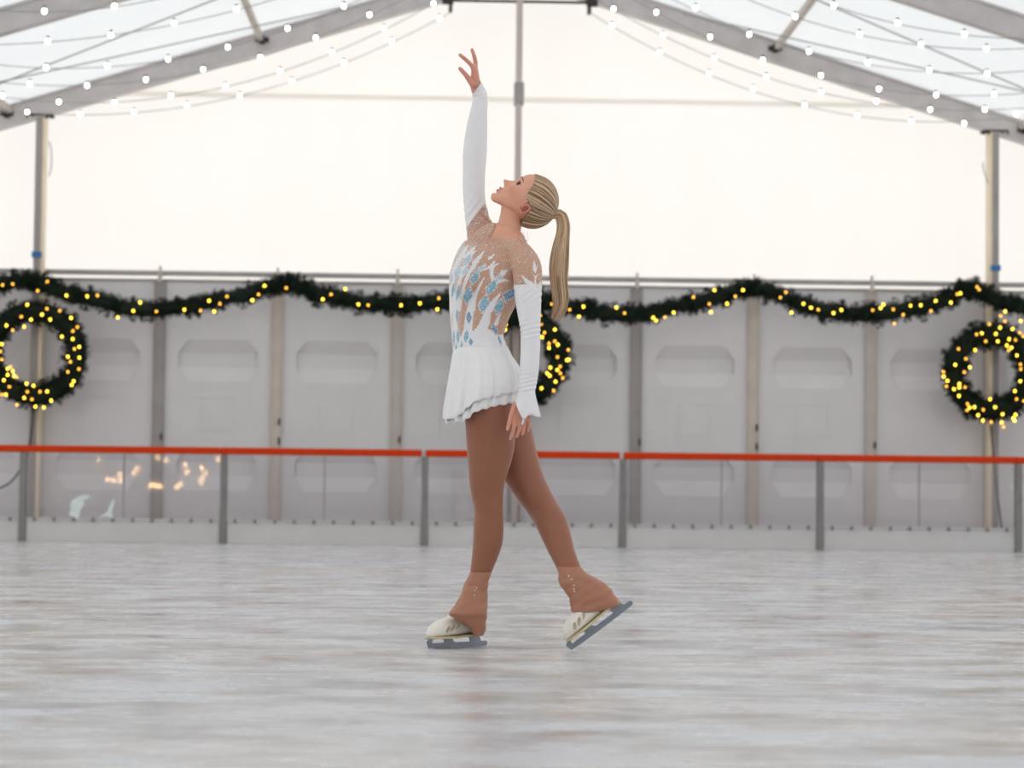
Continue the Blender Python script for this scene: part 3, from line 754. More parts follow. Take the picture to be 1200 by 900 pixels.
# ---------------------------------------------------------------- body: one continuous surface
B = MB()
leg_n = edges([(452, 538, 600), (470, 543, 601), (485, 545.2, 601.5), (500, 546.5, 602.5), (520, 547.5, 602.5), (540, 548.5, 598), (555, 549.7, 593), (570, 551.2, 590), (580, 553.3, 589),
               (590, 555.6, 588.6), (600, 556.6, 588.6), (620, 555.8, 589.6), (635, 555, 588), (650, 553.8, 583), (665, 552.2, 577), (680, 551, 572), (700, 552, 570), (722, 551, 568)],
              [-.075, -.078, -.078, -.076, -.07, -.065, -.06, -.055, -.05, -.05, -.045, -.04, -.035, -.03, -.025, -.02, -.015, -.01],
              [29, 29, 28, 27, 26, 24, 22.5, 20, 19, 18, 17.5, 18, 17.5, 15.5, 13, 11.5, 11, 11])
Cn = limb(B, leg_n, 4)
YR2 = float((org2 + du2 * .17 + dw2 * .1)[1])
leg_f = [(578, 455, .085, 29, 29), (589, 480, .088, 29, 29), (597, 510, .085, 27, 27), (605.5, 537, .075, 24.5, 25), (612.5, 555, .065, 22.2, 23), (621.5, 572, .055, 19.6, 21), (632.5, 590, .03, 17.6, 19), (639.5, 601, .005, 17.2, 18),
         (645.2, 611, YR2 * .2, 17.3, 17.5), (649.5, 621, YR2 * .32, 16.9, 17.5), (656.3, 640, YR2 * .55, 14.8, 15.5), (661, 652, YR2 * .72, 13.4, 14), (665.2, 662, YR2 * .85, 12.6, 13), (671, 675, YR2 * .95, 12, 12.5), (680, 690, YR2, 11, 11)]
Cf = limb(B, leg_f, 4)
# feet inside the boots
for o_, u_1, w_1 in ((org1, du1, dw1), (org2, du2, dw2)):
    B.tube([o_ + u_1 * u + w_1 * w for u, w in ((.185, .165), (.190, .12), (.175, .085), (.14, .078), (.10, .072), (.06, .066), (.035, .062))], [.022, .028, .029, .028, .026, .02, .010], 16)
torso_rows = [(289, 551, 618), (296, 545, 622), (305, 537.5, 620), (315, 531, 615), (325, 528, 611), (335, 527, 608), (350, 526.5, 604), (365, 527, 597.5), (380, 528.5, 592.5), (395, 530.5, 589),
              (405, 531, 590.5), (417, 531.5, 596), (430, 532, 601), (450, 535, 604), (468, 541, 603), (482, 548, 601)]
tdep = [28, 38, 44, 45, 44, 43, 40, 36, 33.5, 32.5, 34, 39, 45, 51, 52, 48]
limb(B, edges(torso_rows, [.005] * 16, tdep), 4, 40, skew=0.30)
# bust
for (x, y, Y, rx, ry, rz) in ((546, 331, -.085, 17, 15, 19), (538, 326, .03, 11, 20, 18)):
    c = on_y(x, y, Y); B.sphere(c, (rx / PXM, ry / PXM, rz / PXM), 20, 14)
# seat
for (x, y, Y, r) in ((579, 446, -.07, 24), (579, 446, .07, 24)):
    B.sphere(on_y(x, y, Y), (r / PXM, r / PXM, r * 1.05 / PXM), 20, 14)
# shoulders and collar region
limb(B, [(566, 292, .09, 19, 19), (580, 291, .05, 17, 20), (596, 292, -.02, 16, 22), (608, 298, -.09, 15, 18), (616, 308, -.125, 15.5, 15)], 4)
arm_n_rows = [(610, 303, -.11, 15, 15), (616, 311, -.13, 16.5, 16), (618.2, 322, -.142, 16.2, 16), (618.5, 336, -.15, 15.3, 15), (619.6, 360, -.162, 13.2, 13.5), (621.4, 384, -.17, 10.7, 11.5), (621.6, 400, -.175, 10.3, 10.8), (621, 420, -.18, 10.1, 10.3), (619.6, 440, -.185, 9.7, 9.3), (617, 460, -.19, 8.4, 7.6), (615, 468, -.192, 8, 6.8)]
A_n = limb(B, arm_n_rows, 5, 24)
arm_f_rows = [(572, 300, .08, 20, 20), (566, 286, .105, 17.5, 18), (563.3, 272, .122, 15.8, 16.5), (559.3, 256, .132, 13.6, 15), (556.3, 238, .137, 12.2, 13.5), (555.2, 220, .14, 12.2, 12.6), (555.6, 200, .14, 12.5, 12.2), (556.6, 178, .14, 13.3, 12.2), (558.7, 152, .14, 11.8, 11), (561.2, 130, .14, 9.2, 9), (563, 116, .14, 7.9, 7.6), (561.5, 108, .14, 7.6, 7.6)]
A_f = limb(B, arm_f_rows, 5, 24)
neck_rows = [(594, 296, .0, 20, 22), (594, 284, .0, 18, 19), (594.6, 276, .0, 15.4, 16.5), (597, 265, .0, 14, 15), (600, 254, .0, 14.2, 14.5), (603.5, 244, .0, 16, 14), (610, 236, 0, 13, 13)]
N_c = limb(B, neck_rows, 5, 24)
# raised hand (seen edge-on, palm forward)
limb(B, [(561.5, 110, .14, 7.4, 7.4), (558.5, 103, .138, 7.2, 9), (556.6, 95, .137, 6.4, 12), (556.6, 87, .138, 4.9, 13.5), (556.2, 80, .14, 3.9, 13)], 4, 20)
def finger(pts, r0, r1): limb(B, [(p[0], p[1], p[2], r0 + (r1 - r0) * i / (len(pts) - 1), (r0 + (r1 - r0) * i / (len(pts) - 1)) * 1.05) for i, p in enumerate(pts)], 4, 12)
fingers_up = [([(555, 82, .106), (552.5, 76.5, .104), (546.5, 70.5, .102), (539.2, 64.6, .10)], 2.95, 2.15),
              ([(556, 82, .127), (557.2, 73.5, .126), (555.6, 65.5, .125), (553.2, 58.6, .124)], 2.95, 2.1),
              ([(556.4, 82, .150), (557.6, 74.5, .151), (556, 67, .152), (554.4, 61, .152)], 2.8, 2.0),
              ([(556.6, 83, .170), (557.4, 77, .173), (556.4, 71.5, .175), (555, 67, .176)], 2.5, 1.8),
              ([(554, 99, .108), (550, 93.5, .104), (545.5, 87.5, .102), (539.2, 80.6, .10)], 4.0, 2.4)]
for f_ in fingers_up: finger(*f_)
# hanging hand (back of the hand towards the viewer)
limb(B, [(615.6, 464, -.191, 8, 6.8), (613.2, 472, -.194, 8.6, 6), (610.6, 480, -.197, 10, 5.4), (609.8, 487, -.2, 10.2, 4.8), (609.6, 491, -.2, 9.6, 4.3)], 4, 20)
fingers_dn = [([(603.6, 475, -.200), (599.8, 485, -.210), (597.2, 494, -.214), (595, 502.2, -.215)], 3.6, 2.2),
              ([(603.8, 487, -.205), (603, 496.5, -.214), (601.2, 505.5, -.212), (598.4, 513.4, -.207)], 2.9, 2.0),
              ([(608.4, 489, -.203), (608.6, 498.5, -.209), (607.6, 505.5, -.207), (605.8, 511, -.202)], 2.8, 2.0),
              ([(613.2, 489, -.201), (614, 497.5, -.205), (613.4, 503.5, -.203), (612.2, 508, -.198)], 2.7, 1.9),
              ([(617.6, 486, -.197), (619.8, 492.5, -.199), (620.2, 498.5, -.197), (619.6, 503, -.194)], 2.5, 1.7)]
for f_ in fingers_dn: finger(*f_)

# head: face pointing up and left, chin to crown axis tilted back
TAU = math.radians(62)
HO = on_y(619.4, 234.2, 0.0)
hf = np.array([-math.cos(TAU), 0.0, math.sin(TAU)]); hv = np.array([math.sin(TAU), 0.0, math.cos(TAU)]); hs = np.array([0, -1.0, 0])
_hy = math.radians(4)      # a touch of turn towards the viewer
hf = hf * math.cos(_hy) + hs * math.sin(_hy); hs = np.cross(hv, hf); hs = hs if hs[1] < 0 else -hs
def HW(f, s, v): return HO + np.multiply.outer(np.asarray(f, float), hf) + np.multiply.outer(np.asarray(s, float), hs) + np.multiply.outer(np.asarray(v, float), hv)
prof = np.array([  # v, front, back, half width, widest f
 (-.1190, .066, .058, .010, .062), (-.116, .073, .050, .020, .060), (-.110, .0775, .044, .029, .054), (-.103, .0785, .036, .037, .046), (-.096, .0775, .026, .044, .038), (-.090, .0785, .014, .049, .030), (-.082, .0805, -.002, .0545, .022),
 (-.074, .0815, -.020, .059, .014), (-.066, .0815, -.036, .062, .009), (-.056, .0805, -.056, .0645, .006), (-.045, .079, -.072, .067, .004), (-.030, .0785, -.084, .0695, .0), (-.012, .0790, -.092, .0715, -.004), (.0, .0810, -.095, .0725, -.006),
 (.012, .0845, -.0965, .073, -.008), (.030, .0845, -.097, .0725, -.009), (.048, .0795, -.094, .0695, -.010), (.064, .070, -.087, .063, -.011), (.078, .055, -.075, .052, -.012), (.088, .037, -.058, .038, -.012), (.0945, .015, -.038, .022, -.012)])
vv = np.concatenate([np.linspace(-.1190, -.04, 74), np.linspace(-.0385, .0945, 84)])
pf, pb_, pw, pc = (np.interp(vv, prof[:, 0], prof[:, k]) for k in (1, 2, 3, 4))
ker = np.hanning(9); ker /= ker.sum()
sm = lambda a: np.convolve(np.pad(a, 4, mode='edge'), ker, 'valid')
pf, pb_, pw, pc = sm(pf), sm(pb_), sm(pw), sm(pc)
NA = 120; th = np.linspace(0, 2 * math.pi, NA, endpoint=False)
ct, st = np.cos(th), np.sin(th)
e = np.abs(st) ** 0.94 * np.sign(st)
Fg = np.where(ct[None] > 0, pc[:, None] + (pf - pc)[:, None] * np.abs(ct[None]) ** 0.92, pc[:, None] - (pc - pb_)[:, None] * np.abs(ct[None]))
Sg = pw[:, None] * e[None] * np.where(ct[None] > 0, 1 - 0.10 * np.abs(ct[None]) ** 2 * 0, 1)
Vg = np.repeat(vv[:, None], NA, 1)
front = np.clip(ct[None] * 2.2, 0, 1) * np.ones_like(Fg)
gs = lambda x, s: np.exp(-(x / s) ** 2)
nose_h = np.interp(Vg, [-.0600, -.0560, -.052, -.0485, -.0445, -.038, -.029, -.018, -.006, .006], [0, .005, .0165, .0262, .0288, .0235, .0158, .0085, .003, 0])
nose_w = np.interp(Vg, [-.06, -.052, -.045, -.030, -.010, .006], [.0120, .0115, .0095, .0080, .0075, .010])
Fg = Fg + front * nose_h * gs(Sg, nose_w)
Fg += front * .006 * gs(np.abs(Sg) - .0130, .0055) * gs(Vg + .0510, .006)                # nostril wings
Fg += front * .0085 * gs(Vg + .0715, .0046) * gs(Sg, .019)                               # upper lip
Fg -= front * .0040 * gs(Vg + .0782, .0018) * gs(Sg, .023)                               # mouth line
Fg += front * .0075 * gs(Vg + .0850, .0048) * gs(Sg, .018)                               # lower lip
Fg -= front * .0022 * gs(Vg + .0945, .0042) * gs(Sg, .020)
Fg += front * .0030 * gs(Vg + .1060, .0080) * gs(Sg, .017)                               # chin
Fg -= front * .0095 * gs(np.abs(Sg) - .031, .0125) * gs(Vg + .0075, .0105)               # eye sockets
Fg += front * .0030 * gs(np.abs(Sg) - .026, .020) * gs(Vg - .010, .006)                  # brows
Fg += front * .0035 * gs(np.abs(Sg) - .043, .016) * gs(Vg + .036, .016)                  # cheekbones
HV = HW(Fg, Sg, Vg).reshape(-1, 3); nr = len(vv); HF = []
for i in range(nr - 1):
    for j in range(NA): HF.append((i * NA + j, i * NA + (j + 1) % NA, (i + 1) * NA + (j + 1) % NA, (i + 1) * NA + j))
HF.append(tuple(range(NA))[::-1]); HF.append(tuple(range((nr - 1) * NA, nr * NA)))
B.add(HV, HF)
# ears
for sgn in (1, -1):
    EF, EV = -.0245, -.036
    pts = [HW(EF + .0125 * math.cos(a) - .002 * math.sin(a), sgn * (.0735 + .007 * max(0, -math.cos(a + .6))), EV + .0225 * math.sin(a)) for a in np.linspace(math.radians(-60), math.radians(215), 16) + 0.0]
    pts = [HW(EF - .0125 * math.cos(a), sgn * (.0725 + .006 * (math.cos(a) > 0) * math.cos(a)), EV + .0225 * math.sin(a)) for a in np.linspace(math.radians(-75), math.radians(200), 16)]
    B.tube(pts, [.0036] * 16, 8)
    B.sphere(HW(EF + .004, sgn * .0725, EV - .0225), .0062, 10, 8)
    B.sphere(HW(EF + .0105, sgn * .0715, EV - .004), (.0045, .004, .0055), 10, 8)
    P8 = [HW(EF + .011 * math.cos(q), sgn * .0700, EV + .020 * math.sin(q)) for q in np.linspace(0, 2 * math.pi, 14, endpoint=False)]
    P9 = [p - hs * sgn * .012 for p in P8]
    B.add(P8 + P9, [tuple(range(14)), tuple(range(14, 28))[::-1]] + [(i, (i + 1) % 14, 14 + (i + 1) % 14, 14 + i) for i in range(14)])

BV, BQ = remesh(B, 0.0021)
px, py = proj(BV)
loc = BV - HO; lf, ls, lv = loc @ hf, loc @ hs, loc @ hv
face = (lf > -.06) & (np.abs(ls) < .09) & (lv > -.14) & (lv < .12) & (py < 262)
hand = ((py < 112) & (px < 575)) | ((py > 462) & (py < 522) & (px > 588) & (BV[:, 1] < -.165))
wsm = np.where(hand, 0.12, np.where(face, 0.25, 1.0))
BV = smooth(BV, BQ, 8, 0.5, wsm)
wb = np.where(hand | face | (py < 283) & (px > 572), 0.0, 1.0); BV = smooth(BV, BQ, 10, 0.5, wb)
BN = normals(BV, BQ); px, py = proj(BV)
loc = BV - HO; lf, ls, lv = loc @ hf, loc @ hs, loc @ hv
col_skin = np.tile(np.array(srgb(228, 168, 140)[:3]), (len(BV), 1))
def blend(mask, c):
    global col_skin
    col_skin = col_skin * (1 - mask[:, None]) + np.array(srgb(*c)[:3]) * mask[:, None]
isf = (py < 262) & (lf > -.05)
lip = isf * (lf > .06) * gs(ls, .021) * (gs(lv + .0720, .0046) + gs(lv + .0845, .0050)).clip(0, 1)
blend((lip * 1.5).clip(0, .85), (180, 84, 80))
blend(isf * (lf > .06) * gs(lv + .0782, .0016) * gs(ls, .022) * .9, (110, 50, 48))
blend(isf * (lf > .0) * gs(np.abs(ls) - .050, .022) * gs(lv + .042, .022) * .45, (206, 126, 108))
blend(isf * gs(np.abs(ls) - .031, .016) * gs(lv + .006, .009) * (lf > .05) * .35, (170, 112, 92))
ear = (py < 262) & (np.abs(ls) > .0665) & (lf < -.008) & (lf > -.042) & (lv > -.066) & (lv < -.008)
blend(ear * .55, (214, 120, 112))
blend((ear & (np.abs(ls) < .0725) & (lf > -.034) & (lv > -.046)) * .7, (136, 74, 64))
blend(hand * .45, (206, 132, 120))
body = part('body', BV, BQ, SK['skin'], colors=col_skin)

# ---------------------------------------------------------------- garments cut from the body's own shape
dn, tn = chain_dist(BV, A_n); df_, tf = chain_dist(BV, A_f); dk, tk = chain_dist(BV, N_c)
near_arm = (dn < 0.064) & (px > 599) & (BV[:, 1] < -.06)
slv_n = (dn < .062) & (BV[:, 1] < -.085) & (py > 333.5) & (py < 470) & (px > 600.5 + np.clip((py - 335) * .12, 0, 7)) & ~((py > 402) & (px < 607))
far_line = 267 + (px - 548) * (238 - 267) / (569 - 548)         # white sleeve ends along a slanted line
slv_f = (df_ < .075) & (py < far_line) & (px < 576) & (py > 88 + (px - 563) * -2.0)
slv_f &= ~((py < 112) & (px < 553 + (112 - py) * 0.62))
neck_line = 279 + (px - 574) * 0.055
neckside = (py < neck_line) & (px > np.interp(py, [200, 236, 250, 262, 270, 279], [572, 572.5, 577.5, 581.2, 579, 573.5]))
bod = (py > 200) & (py < 466) & ~neckside & ~(slv_n & (py > 337)) & ~slv_f & ~((dn < .062) & (py > 337) & (BV[:, 1] < -.085) & (px > 602)) & ~((py < far_line) & (px < 576))
bod &= ~((py > 340) & (px > 604) & (BV[:, 1] < -.12)) & ~hand
tight = (py > 452) & (py < np.where(px < 610, 700, 686)) & ~hand & ~((py > 425) & (px > 600) & (BV[:, 1] < -.14) & (py < 525))
def garment(mask, off, it=2):
    used, Q = submesh(BV, BQ, mask); V = BV[used] + BN[used] * off
    return V, Q, used
V, Q, u_ = garment(slv_n, .0035)
# wrinkles at the elbow and wrist
x, y = px[u_], py[u_]
def ripple(x, y, y0, w, amp, freq, sl=0.25): return amp * np.exp(-((y - y0) / w) ** 2) * np.sin((y + sl * (x - 620)) * freq)
V = V + BN[u_] * (ripple(x, y, 386, 10, .0016, 1.1) + ripple(x, y, 452, 16, .0011, 1.3) + ripple(x, y, 345, 10, .0012, .8, .8))[:, None]
part('sleeve', V, Q, SK['white'])
V, Q, u_ = garment(slv_f, .0035); x, y = px[u_], py[u_]
V = V + BN[u_] * (ripple(x, y, 248, 14, .0016, .55, 1.4) + ripple(x, y, 112, 8, .0008, 1.2))[:, None]
part('sleeve', V, Q, SK['white'])
V, Q, u_ = garment(tight, .0025)
part('tights', V, Q, SK['tights'])

# bodice: sheer tan mesh with white flames and blue crystals
V, Q, u_ = garment(bod, .003); x, y = px[u_].copy(), py[u_].copy()
nude = np.array(srgb(203, 160, 136)[:3]); white = np.array(srgb(238, 235, 237)[:3]); blue = np.array(srgb(140, 194, 216)[:3]); dblue = np.array(srgb(120, 164, 204)[:3]); pale = np.array(srgb(204, 220, 234)[:3])
cb = np.tile(nude, (len(V), 1))
def Z(l, ox, oy, k=10.0): return [(ox + a / k, oy + b / k) for a, b in l]
flames = [
 Z([(60, 900), (65, 700), (85, 520), (110, 400), (160, 290), (230, 190), (300, 110), (260, 220), (200, 330), (150, 470), (120, 620), (105, 760), (100, 900)], 520, 275),
 Z([(110, 900), (125, 720), (165, 560), (205, 420), (260, 330), (330, 220), (380, 150), (340, 260), (280, 380), (230, 480), (195, 600), (165, 740), (150, 900)], 520, 275),
 Z([(165, 900), (185, 760), (215, 620), (260, 480), (310, 380), (390, 310), (480, 200), (430, 290), (370, 380), (310, 470), (265, 580), (235, 700), (205, 900)], 520, 275),
 Z([(270, 900), (300, 800), (340, 700), (390, 610), (440, 545), (490, 490), (450, 580), (410, 670), (385, 760), (370, 900)], 520, 275),
 Z([(480, 900), (520, 830), (570, 770), (620, 710), (680, 660), (650, 730), (610, 800), (570, 900)], 520, 275),
 Z([(400, 450), (450, 410), (520, 380), (560, 340), (610, 290), (590, 350), (660, 330), (590, 390), (585, 470), (600, 520), (560, 560), (545, 480), (540, 400), (470, 420)], 520, 275),
 Z([(590, 570), (640, 530), (700, 515), (780, 540), (700, 550), (640, 570), (600, 610)], 520, 275),
 Z([(600, 500), (640, 490), (670, 420), (755, 410), (720, 460), (690, 490), (640, 520)], 520, 275),
 Z([(230, 260), (330, 170), (400, 120), (340, 200), (260, 300)], 520, 275), Z([(330, 330), (420, 240), (500, 175), (440, 260), (350, 360)], 520, 275), Z([(300, 240), (400, 180), (350, 240)], 520, 275),
 Z([(520, 270), (600, 230), (570, 280), (530, 300)], 520, 275), Z([(390, 280), (470, 230), (430, 300), (370, 380), (360, 450), (390, 360)], 520, 275),
 Z([(1050, 300), (1090, 400), (1065, 460), (1040, 400)], 520, 275), Z([(910, 470), (1050, 570), (1055, 605), (970, 590)], 520, 275), Z([(1035, 450), (1065, 490), (1105, 455), (1075, 520), (1080, 620), (1055, 620), (1062, 510)], 520, 275),
 Z([(1080, 610), (1130, 540), (1132, 615)], 520, 275),
 # lower part of the bodice
 Z([(100, 0), (180, 0), (150, 300), (160, 600), (150, 930), (100, 930)], 515, 345), Z([(180, 0), (255, 0), (225, 180), (215, 330), (240, 450), (260, 500), (290, 400), (310, 250), (350, 120), (400, -30), (450, -30), (410, 150), (395, 330), (390, 440), (460, 360), (520, 220), (600, 90), (700, -20), (640, 120), (600, 230), (590, 340), (560, 400), (600, 420), (660, 470), (740, 470), (770, 600), (1000, 930), (100, 930), (150, 500)], 515, 345),
 Z([(640, 330), (680, 250), (720, 200), (690, 320), (680, 360), (640, 370)], 515, 345)]
jx, jy = x + .5 * np.sin(y * 2.3) , y + .5 * np.sin(x * 2.1)
for p in flames: cb[in_poly(jx, jy, p)] = white
dots = (np.sin(x * 4.1) * np.sin(y * 3.7 + x) > .93) & (cb[:, 1] < .5); cb[dots] = cb[dots] * .5 + white * .5
left = np.clip((np.interp(y, [285, 300, 330, 400], [560, 553, 545, 543]) - x) / 13, 0, 1) * (y > 288) * .7 ; cb = cb * (1 - .75 * left[:, None]) + white * .75 * left[:, None]
grng = np.random.default_rng(3); spark = grng.random(len(V))
def gem(cx, cy, hw, hh, lean, c, ox, oy):
    gx, gy = (x - (ox + cx / 10)), (y - (oy + cy / 10)); gx = gx + lean * gy
    q = np.abs(gx) / (hw * .80 / 10) + (np.abs(gy) / (hh * .88 / 10)) ** 1.25; m = q < 1.0
    k = spark[m][:, None]; cb[m] = c * (.62 + .5 * k) * (k < .86) + np.array([.80, .88, .92]) * (k >= .86)
    rim = (q >= 1.0) & (q < 1.28) & (spark < .55); cb[rim] = white
for g in ((365, 500, 60, 100, .45, blue), (285, 710, 62, 120, .1, blue), (475, 810, 72, 115, .25, blue), (560, 620, 70, 100, .45, blue), (645, 840, 60, 100, .3, blue), (770, 700, 90, 90, .55, dblue),
          (170, 440, 50, 90, .35, pale), (285, 300, 60, 80, .5, pale), (115, 660, 22, 110, .1, blue), (170, 680, 24, 120, .15, blue), (450, 390, 50, 50, .8, pale), (640, 500, 60, 35, .6, pale), (250, 430, 30, 80, .4, pale), (100, 520, 18, 90, .2, pale)):
    gem(*g, 520, 275)
for g in ((350, 270, 40, 90, .0, dblue), (320, 490, 38, 90, .1, blue), (372, 555, 30, 55, -.1, dblue), (215, 250, 20, 100, .0, blue), (225, 490, 24, 100, 0, blue), (178, 520, 16, 120, 0, blue), (268, 610, 20, 80, 0, blue), (205, 680, 22, 140, 0, blue), (640, 410, 36, 80, -.3, dblue), (700, 540, 20, 80, -.3, dblue), (190, 880, 24, 110, 0, pale), (130, 300, 14, 140, 0, pale)):
    gem(*g, 515, 345)
cb[(y > 411) ] = white
V = V + BN[u_] * (ripple(x, y, 262, 14, .0016, .8, -.9) * (x < 582))[:, None]
bodice = part('bodice', V, Q, SK['bodice'], colors=cb); bodice['label'] = 'sheer tan bodice with white flames and blue crystals'
# loose crystals sewn over it
rnd = random.Random(11); st_ = MB(); cand = np.where((BN[u_][:, 1] < -.12) & (y < 402))[0]
for _ in range(760):
    i = cand[rnd.randrange(len(cand))]
    if not ((y[i] < 345) or rnd.random() < .45) or y[i] > 400: continue
    c = V[i] + BN[u_][i] * .0012; r = rnd.choice((.0012, .0014, .0017, .0021)); st_.sphere(c, r, 5, 4)
k = 0
while k < 90:                                                   # thick rows along the slanted sleeve edge
    i = cand[rnd.randrange(len(cand))]
    d = (y[i] - (267 + (x[i] - 548) * (238 - 267) / 21.0))
    if x[i] < 583 and 0 < d < 16: st_.sphere(V[i] + BN[u_][i] * .0012, rnd.choice((.0015, .0019, .0023)), 5, 4); k += 1
    if rnd.random() < .0005: k += 1
o = mbpart(st_, 'crystals', SK['stone'], False, bodice); o['kind'] = 'stuff'; o['label'] = 'tiny clear crystals sewn on the mesh'
# neck band and clasp
nb_ = np.where((np.abs(py - (neck_line)) < .9) & (dk < .075) & (px > 573) & (px < 613) & (BN[:, 1] < .3))[0]
o_ = nb_[np.argsort(px[nb_])]; pts = [BV[i] + BN[i] * .004 for i in o_[::max(1, len(o_) // 22)]]
if len(pts) > 3: mbpart(MB().tube(pts, .0016, 6), 'neck_band', SK['white'])

# ---------------------------------------------------------------- skirt: two layers of chiffon
def skirt_layer(name, grow, drop, seed, y_top=407):
    nth, nv = 220, 30; V = []
    rnd_ = random.Random(seed); ph = [rnd_.uniform(0, 6.28) for _ in range(4)]
    for j in range(nv + 1):
        t = j / nv
        for i in range(nth):
            w = 2 * math.pi * i / nth                      # 0 = towards picture right (her back), pi = picture left, 3pi/2 = towards the viewer
            cx_, sx_ = math.cos(w), math.sin(w)
            # hem height in the picture for this direction
            hem = np.interp(w, [0, .9, 1.8, 2.6, 3.14, 3.7, 4.1, 4.5, 5.0, 5.6, 6.283], [459, 464, 472, 480, 486, 494, 486, 472, 466, 461, 459]) + drop * np.interp(w, [0, 3.1, 3.7, 4.3, 6.283], [1, .5, .3, 1.2, 1.1])
            yy = y_top + (hem - y_top) * t
            flare = t ** 0.85
            xl = np.interp(yy, [405, 417, 430, 450, 465, 480, 500], [530.5, 530, 528, 524.5, 522, 520, 519]) ; xr = np.interp(yy, [405, 417, 430, 445, 460, 480], [591, 598.5, 607.5, 612, 613, 613])
            cxp, hw = (xl + xr) / 2, (xr - xl) / 2
            hw -= 2.2 * max(0, 1 - t * 9)
            fr = np.interp(w, [0, 2.0, 2.6, 3.9, 4.5, 6.283], [.35, .4, 1, 1, .45, .35]); rip = 1 + flare * (.062 * math.sin(7 * w + ph[0]) + fr * (.040 * math.sin(23 * w + ph[1]) + .025 * math.sin(37 * w + ph[2])))
            dep = np.interp(yy, [405, 418, 432, 455, 490], [34.5, 44, 54, 63, 68])
            c = on_y(cxp + hw * cx_ * (rip if abs(cx_) < .96 else 1 + (rip - 1) * .45) * grow, yy + flare * .8 * math.sin(27 * w + ph[3]), .0)
            dep -= 2.5 * max(0, 1 - t * 9)
            c = c + np.array([0, dep / PXM * (sx_ * .97 - cx_ * (.30 * (1 - t) - .04 * t)) * rip * grow, 0]); V.append(c)
    Fc = [(j * nth + i, j * nth + (i + 1) % nth, (j + 1) * nth + (i + 1) % nth, (j + 1) * nth + i) for j in range(nv) for i in range(nth)]
    mb = MB(); mb.add(V, Fc)
    ob = mbpart(mb, name, SK['chiffon']); sd = ob.modifiers.new('thickness', 'SOLIDIFY'); sd.thickness = .0012
    hemp = [V[nv * nth + i] for i in range(nth)] ; hemp.append(hemp[0])
    mbpart(MB().tube(hemp, .0016, 5, False), 'hem', SK['white'], True, None).parent = ob
    return ob
skirt_layer('skirt', 1.0, 0, 3); skirt_layer('underskirt', .94, 10, 8)

# ---------------------------------------------------------------- pointed cuff of the hanging sleeve
V = []; nth = 48; nv = 10
for j in range(nv + 1):
    t = j / nv
    for i in range(nth):
        w = 2 * math.pi * i / nth; cx_, sx_ = math.cos(w), math.sin(w)
        hx = np.interp(w, [0, .8, 1.6, 2.4, 3.14, 3.7, 4.2, 4.55, 4.9, 5.3, 5.8, 6.283], [633.5, 630, 618, 608, 604.2, 605.2, 608, 613.5, 617, 622, 628.5, 633.5])
        hy = np.interp(w, [0, .8, 1.6, 2.4, 3.14, 3.7, 4.2, 4.55, 4.9, 5.3, 5.8, 6.283], [488, 489, 484, 474, 471, 475, 482, 493, 487.5, 485.5, 488.5, 488])
        tx, ty = 617 + 9.4 * cx_, 459.0
        q = t
        xx, yy = tx + (hx - tx) * (q ** 1.15), ty + (hy - ty) * q
        dd = np.interp(t, [0, 1], [8.8, 11.5]); Y = -.19 - .008 * t
        V.append(on_y(xx, yy, Y) + np.array([0, dd / PXM * sx_ * (1 + .05 * math.sin(9 * w) * t), 0]))
Fc = [(j * nth + i, j * nth + (i + 1) % nth, (j + 1) * nth + (i + 1) % nth, (j + 1) * nth + i) for j in range(nv) for i in range(nth)]
mb = MB(); mb.add(V, Fc); ob = mbpart(mb, 'cuff', SK['white']); sd = ob.modifiers.new('thickness', 'SOLIDIFY'); sd.thickness = .0016
hemp = [V[nv * nth + i] for i in range(nth)] + [V[nv * nth]]
mbpart(MB().tube(hemp, .0019, 6, False), 'hem', SK['white']).parent = ob
mbpart(MB().tube([on_y(613.6, 491.5, -.226), on_y(612.8, 494.5, -.226), on_y(611.6, 497.5, -.222)], [.0045, .004, .0035], 8), 'finger_loop', SK['white']).parent = ob

# ---------------------------------------------------------------- boot covers
def cover(rows, Y, dep, skew):
    mb = MB(); er = edges(rows, Y, dep); limb(mb, [e_ + (skew * min(1, max(0, (e_[1] - rows[2][0]) / 25.0)),) for e_ in er], 5, 40, (False, False), 0, True, .72)
    V, Q = remesh(mb, .0028); V = smooth(V, Q, 4)
    x, y = proj(V); N = normals(V, Q); c = V.mean(0)
    f = np.sin((y * .8 + x * .45) * .62 + 1.2 * np.sin(x * .13)) * .6 + np.sin((y * .55 - x * .35) * .5 + 2 * np.sin(y * .11)) * .4
    y0, y1 = rows[0][0], rows[-1][0]
    V = V + N * (f * .0018 * np.clip((y - y0) / 18, 0, 1))[:, None]
    return part('boot_cover', V, Q, SK['cover'])
c1 = cover([(670, 550.4, 576.2), (676, 548.6, 574.6), (682, 545, 572.4), (688, 542.6, 571.8), (697, 540, 571.6), (706, 534.6, 571.4), (713, 529.6, 571), (719, 525.4, 570.8), (725, 533, 570.4), (731, 543, 570), (738, 551, 569), (745, 556.5, 567.5)],
           [-.025, -.022, -.02, -.02, -.025, -.04, -.05, -.055, -.035, -.02, -.005, .005], [17, 17.5, 18, 18, 18.5, 19.5, 20.5, 21, 18.5, 16, 13.5, 11], -.45)
YR = float((org2 + du2 * .17 + dw2 * .1)[1])
c2 = cover([(664, 652.4, 680.8), (669, 654, 684.5), (674, 655, 692), (679, 654.2, 702), (684, 655.4, 709), (690, 659, 715.6), (696, 664.5, 719.8), (702, 667.4, 723.4), (708, 668.2, 725.6), (712, 668.6, 719), (717, 669, 705)],
           [YR + q for q in (.02, .015, .01, .008, .006, .004, .002, 0, 0, 0, 0)], [17, 17, 17, 17, 17, 17, 16.5, 16, 15, 14.5, 13.5], -.05)
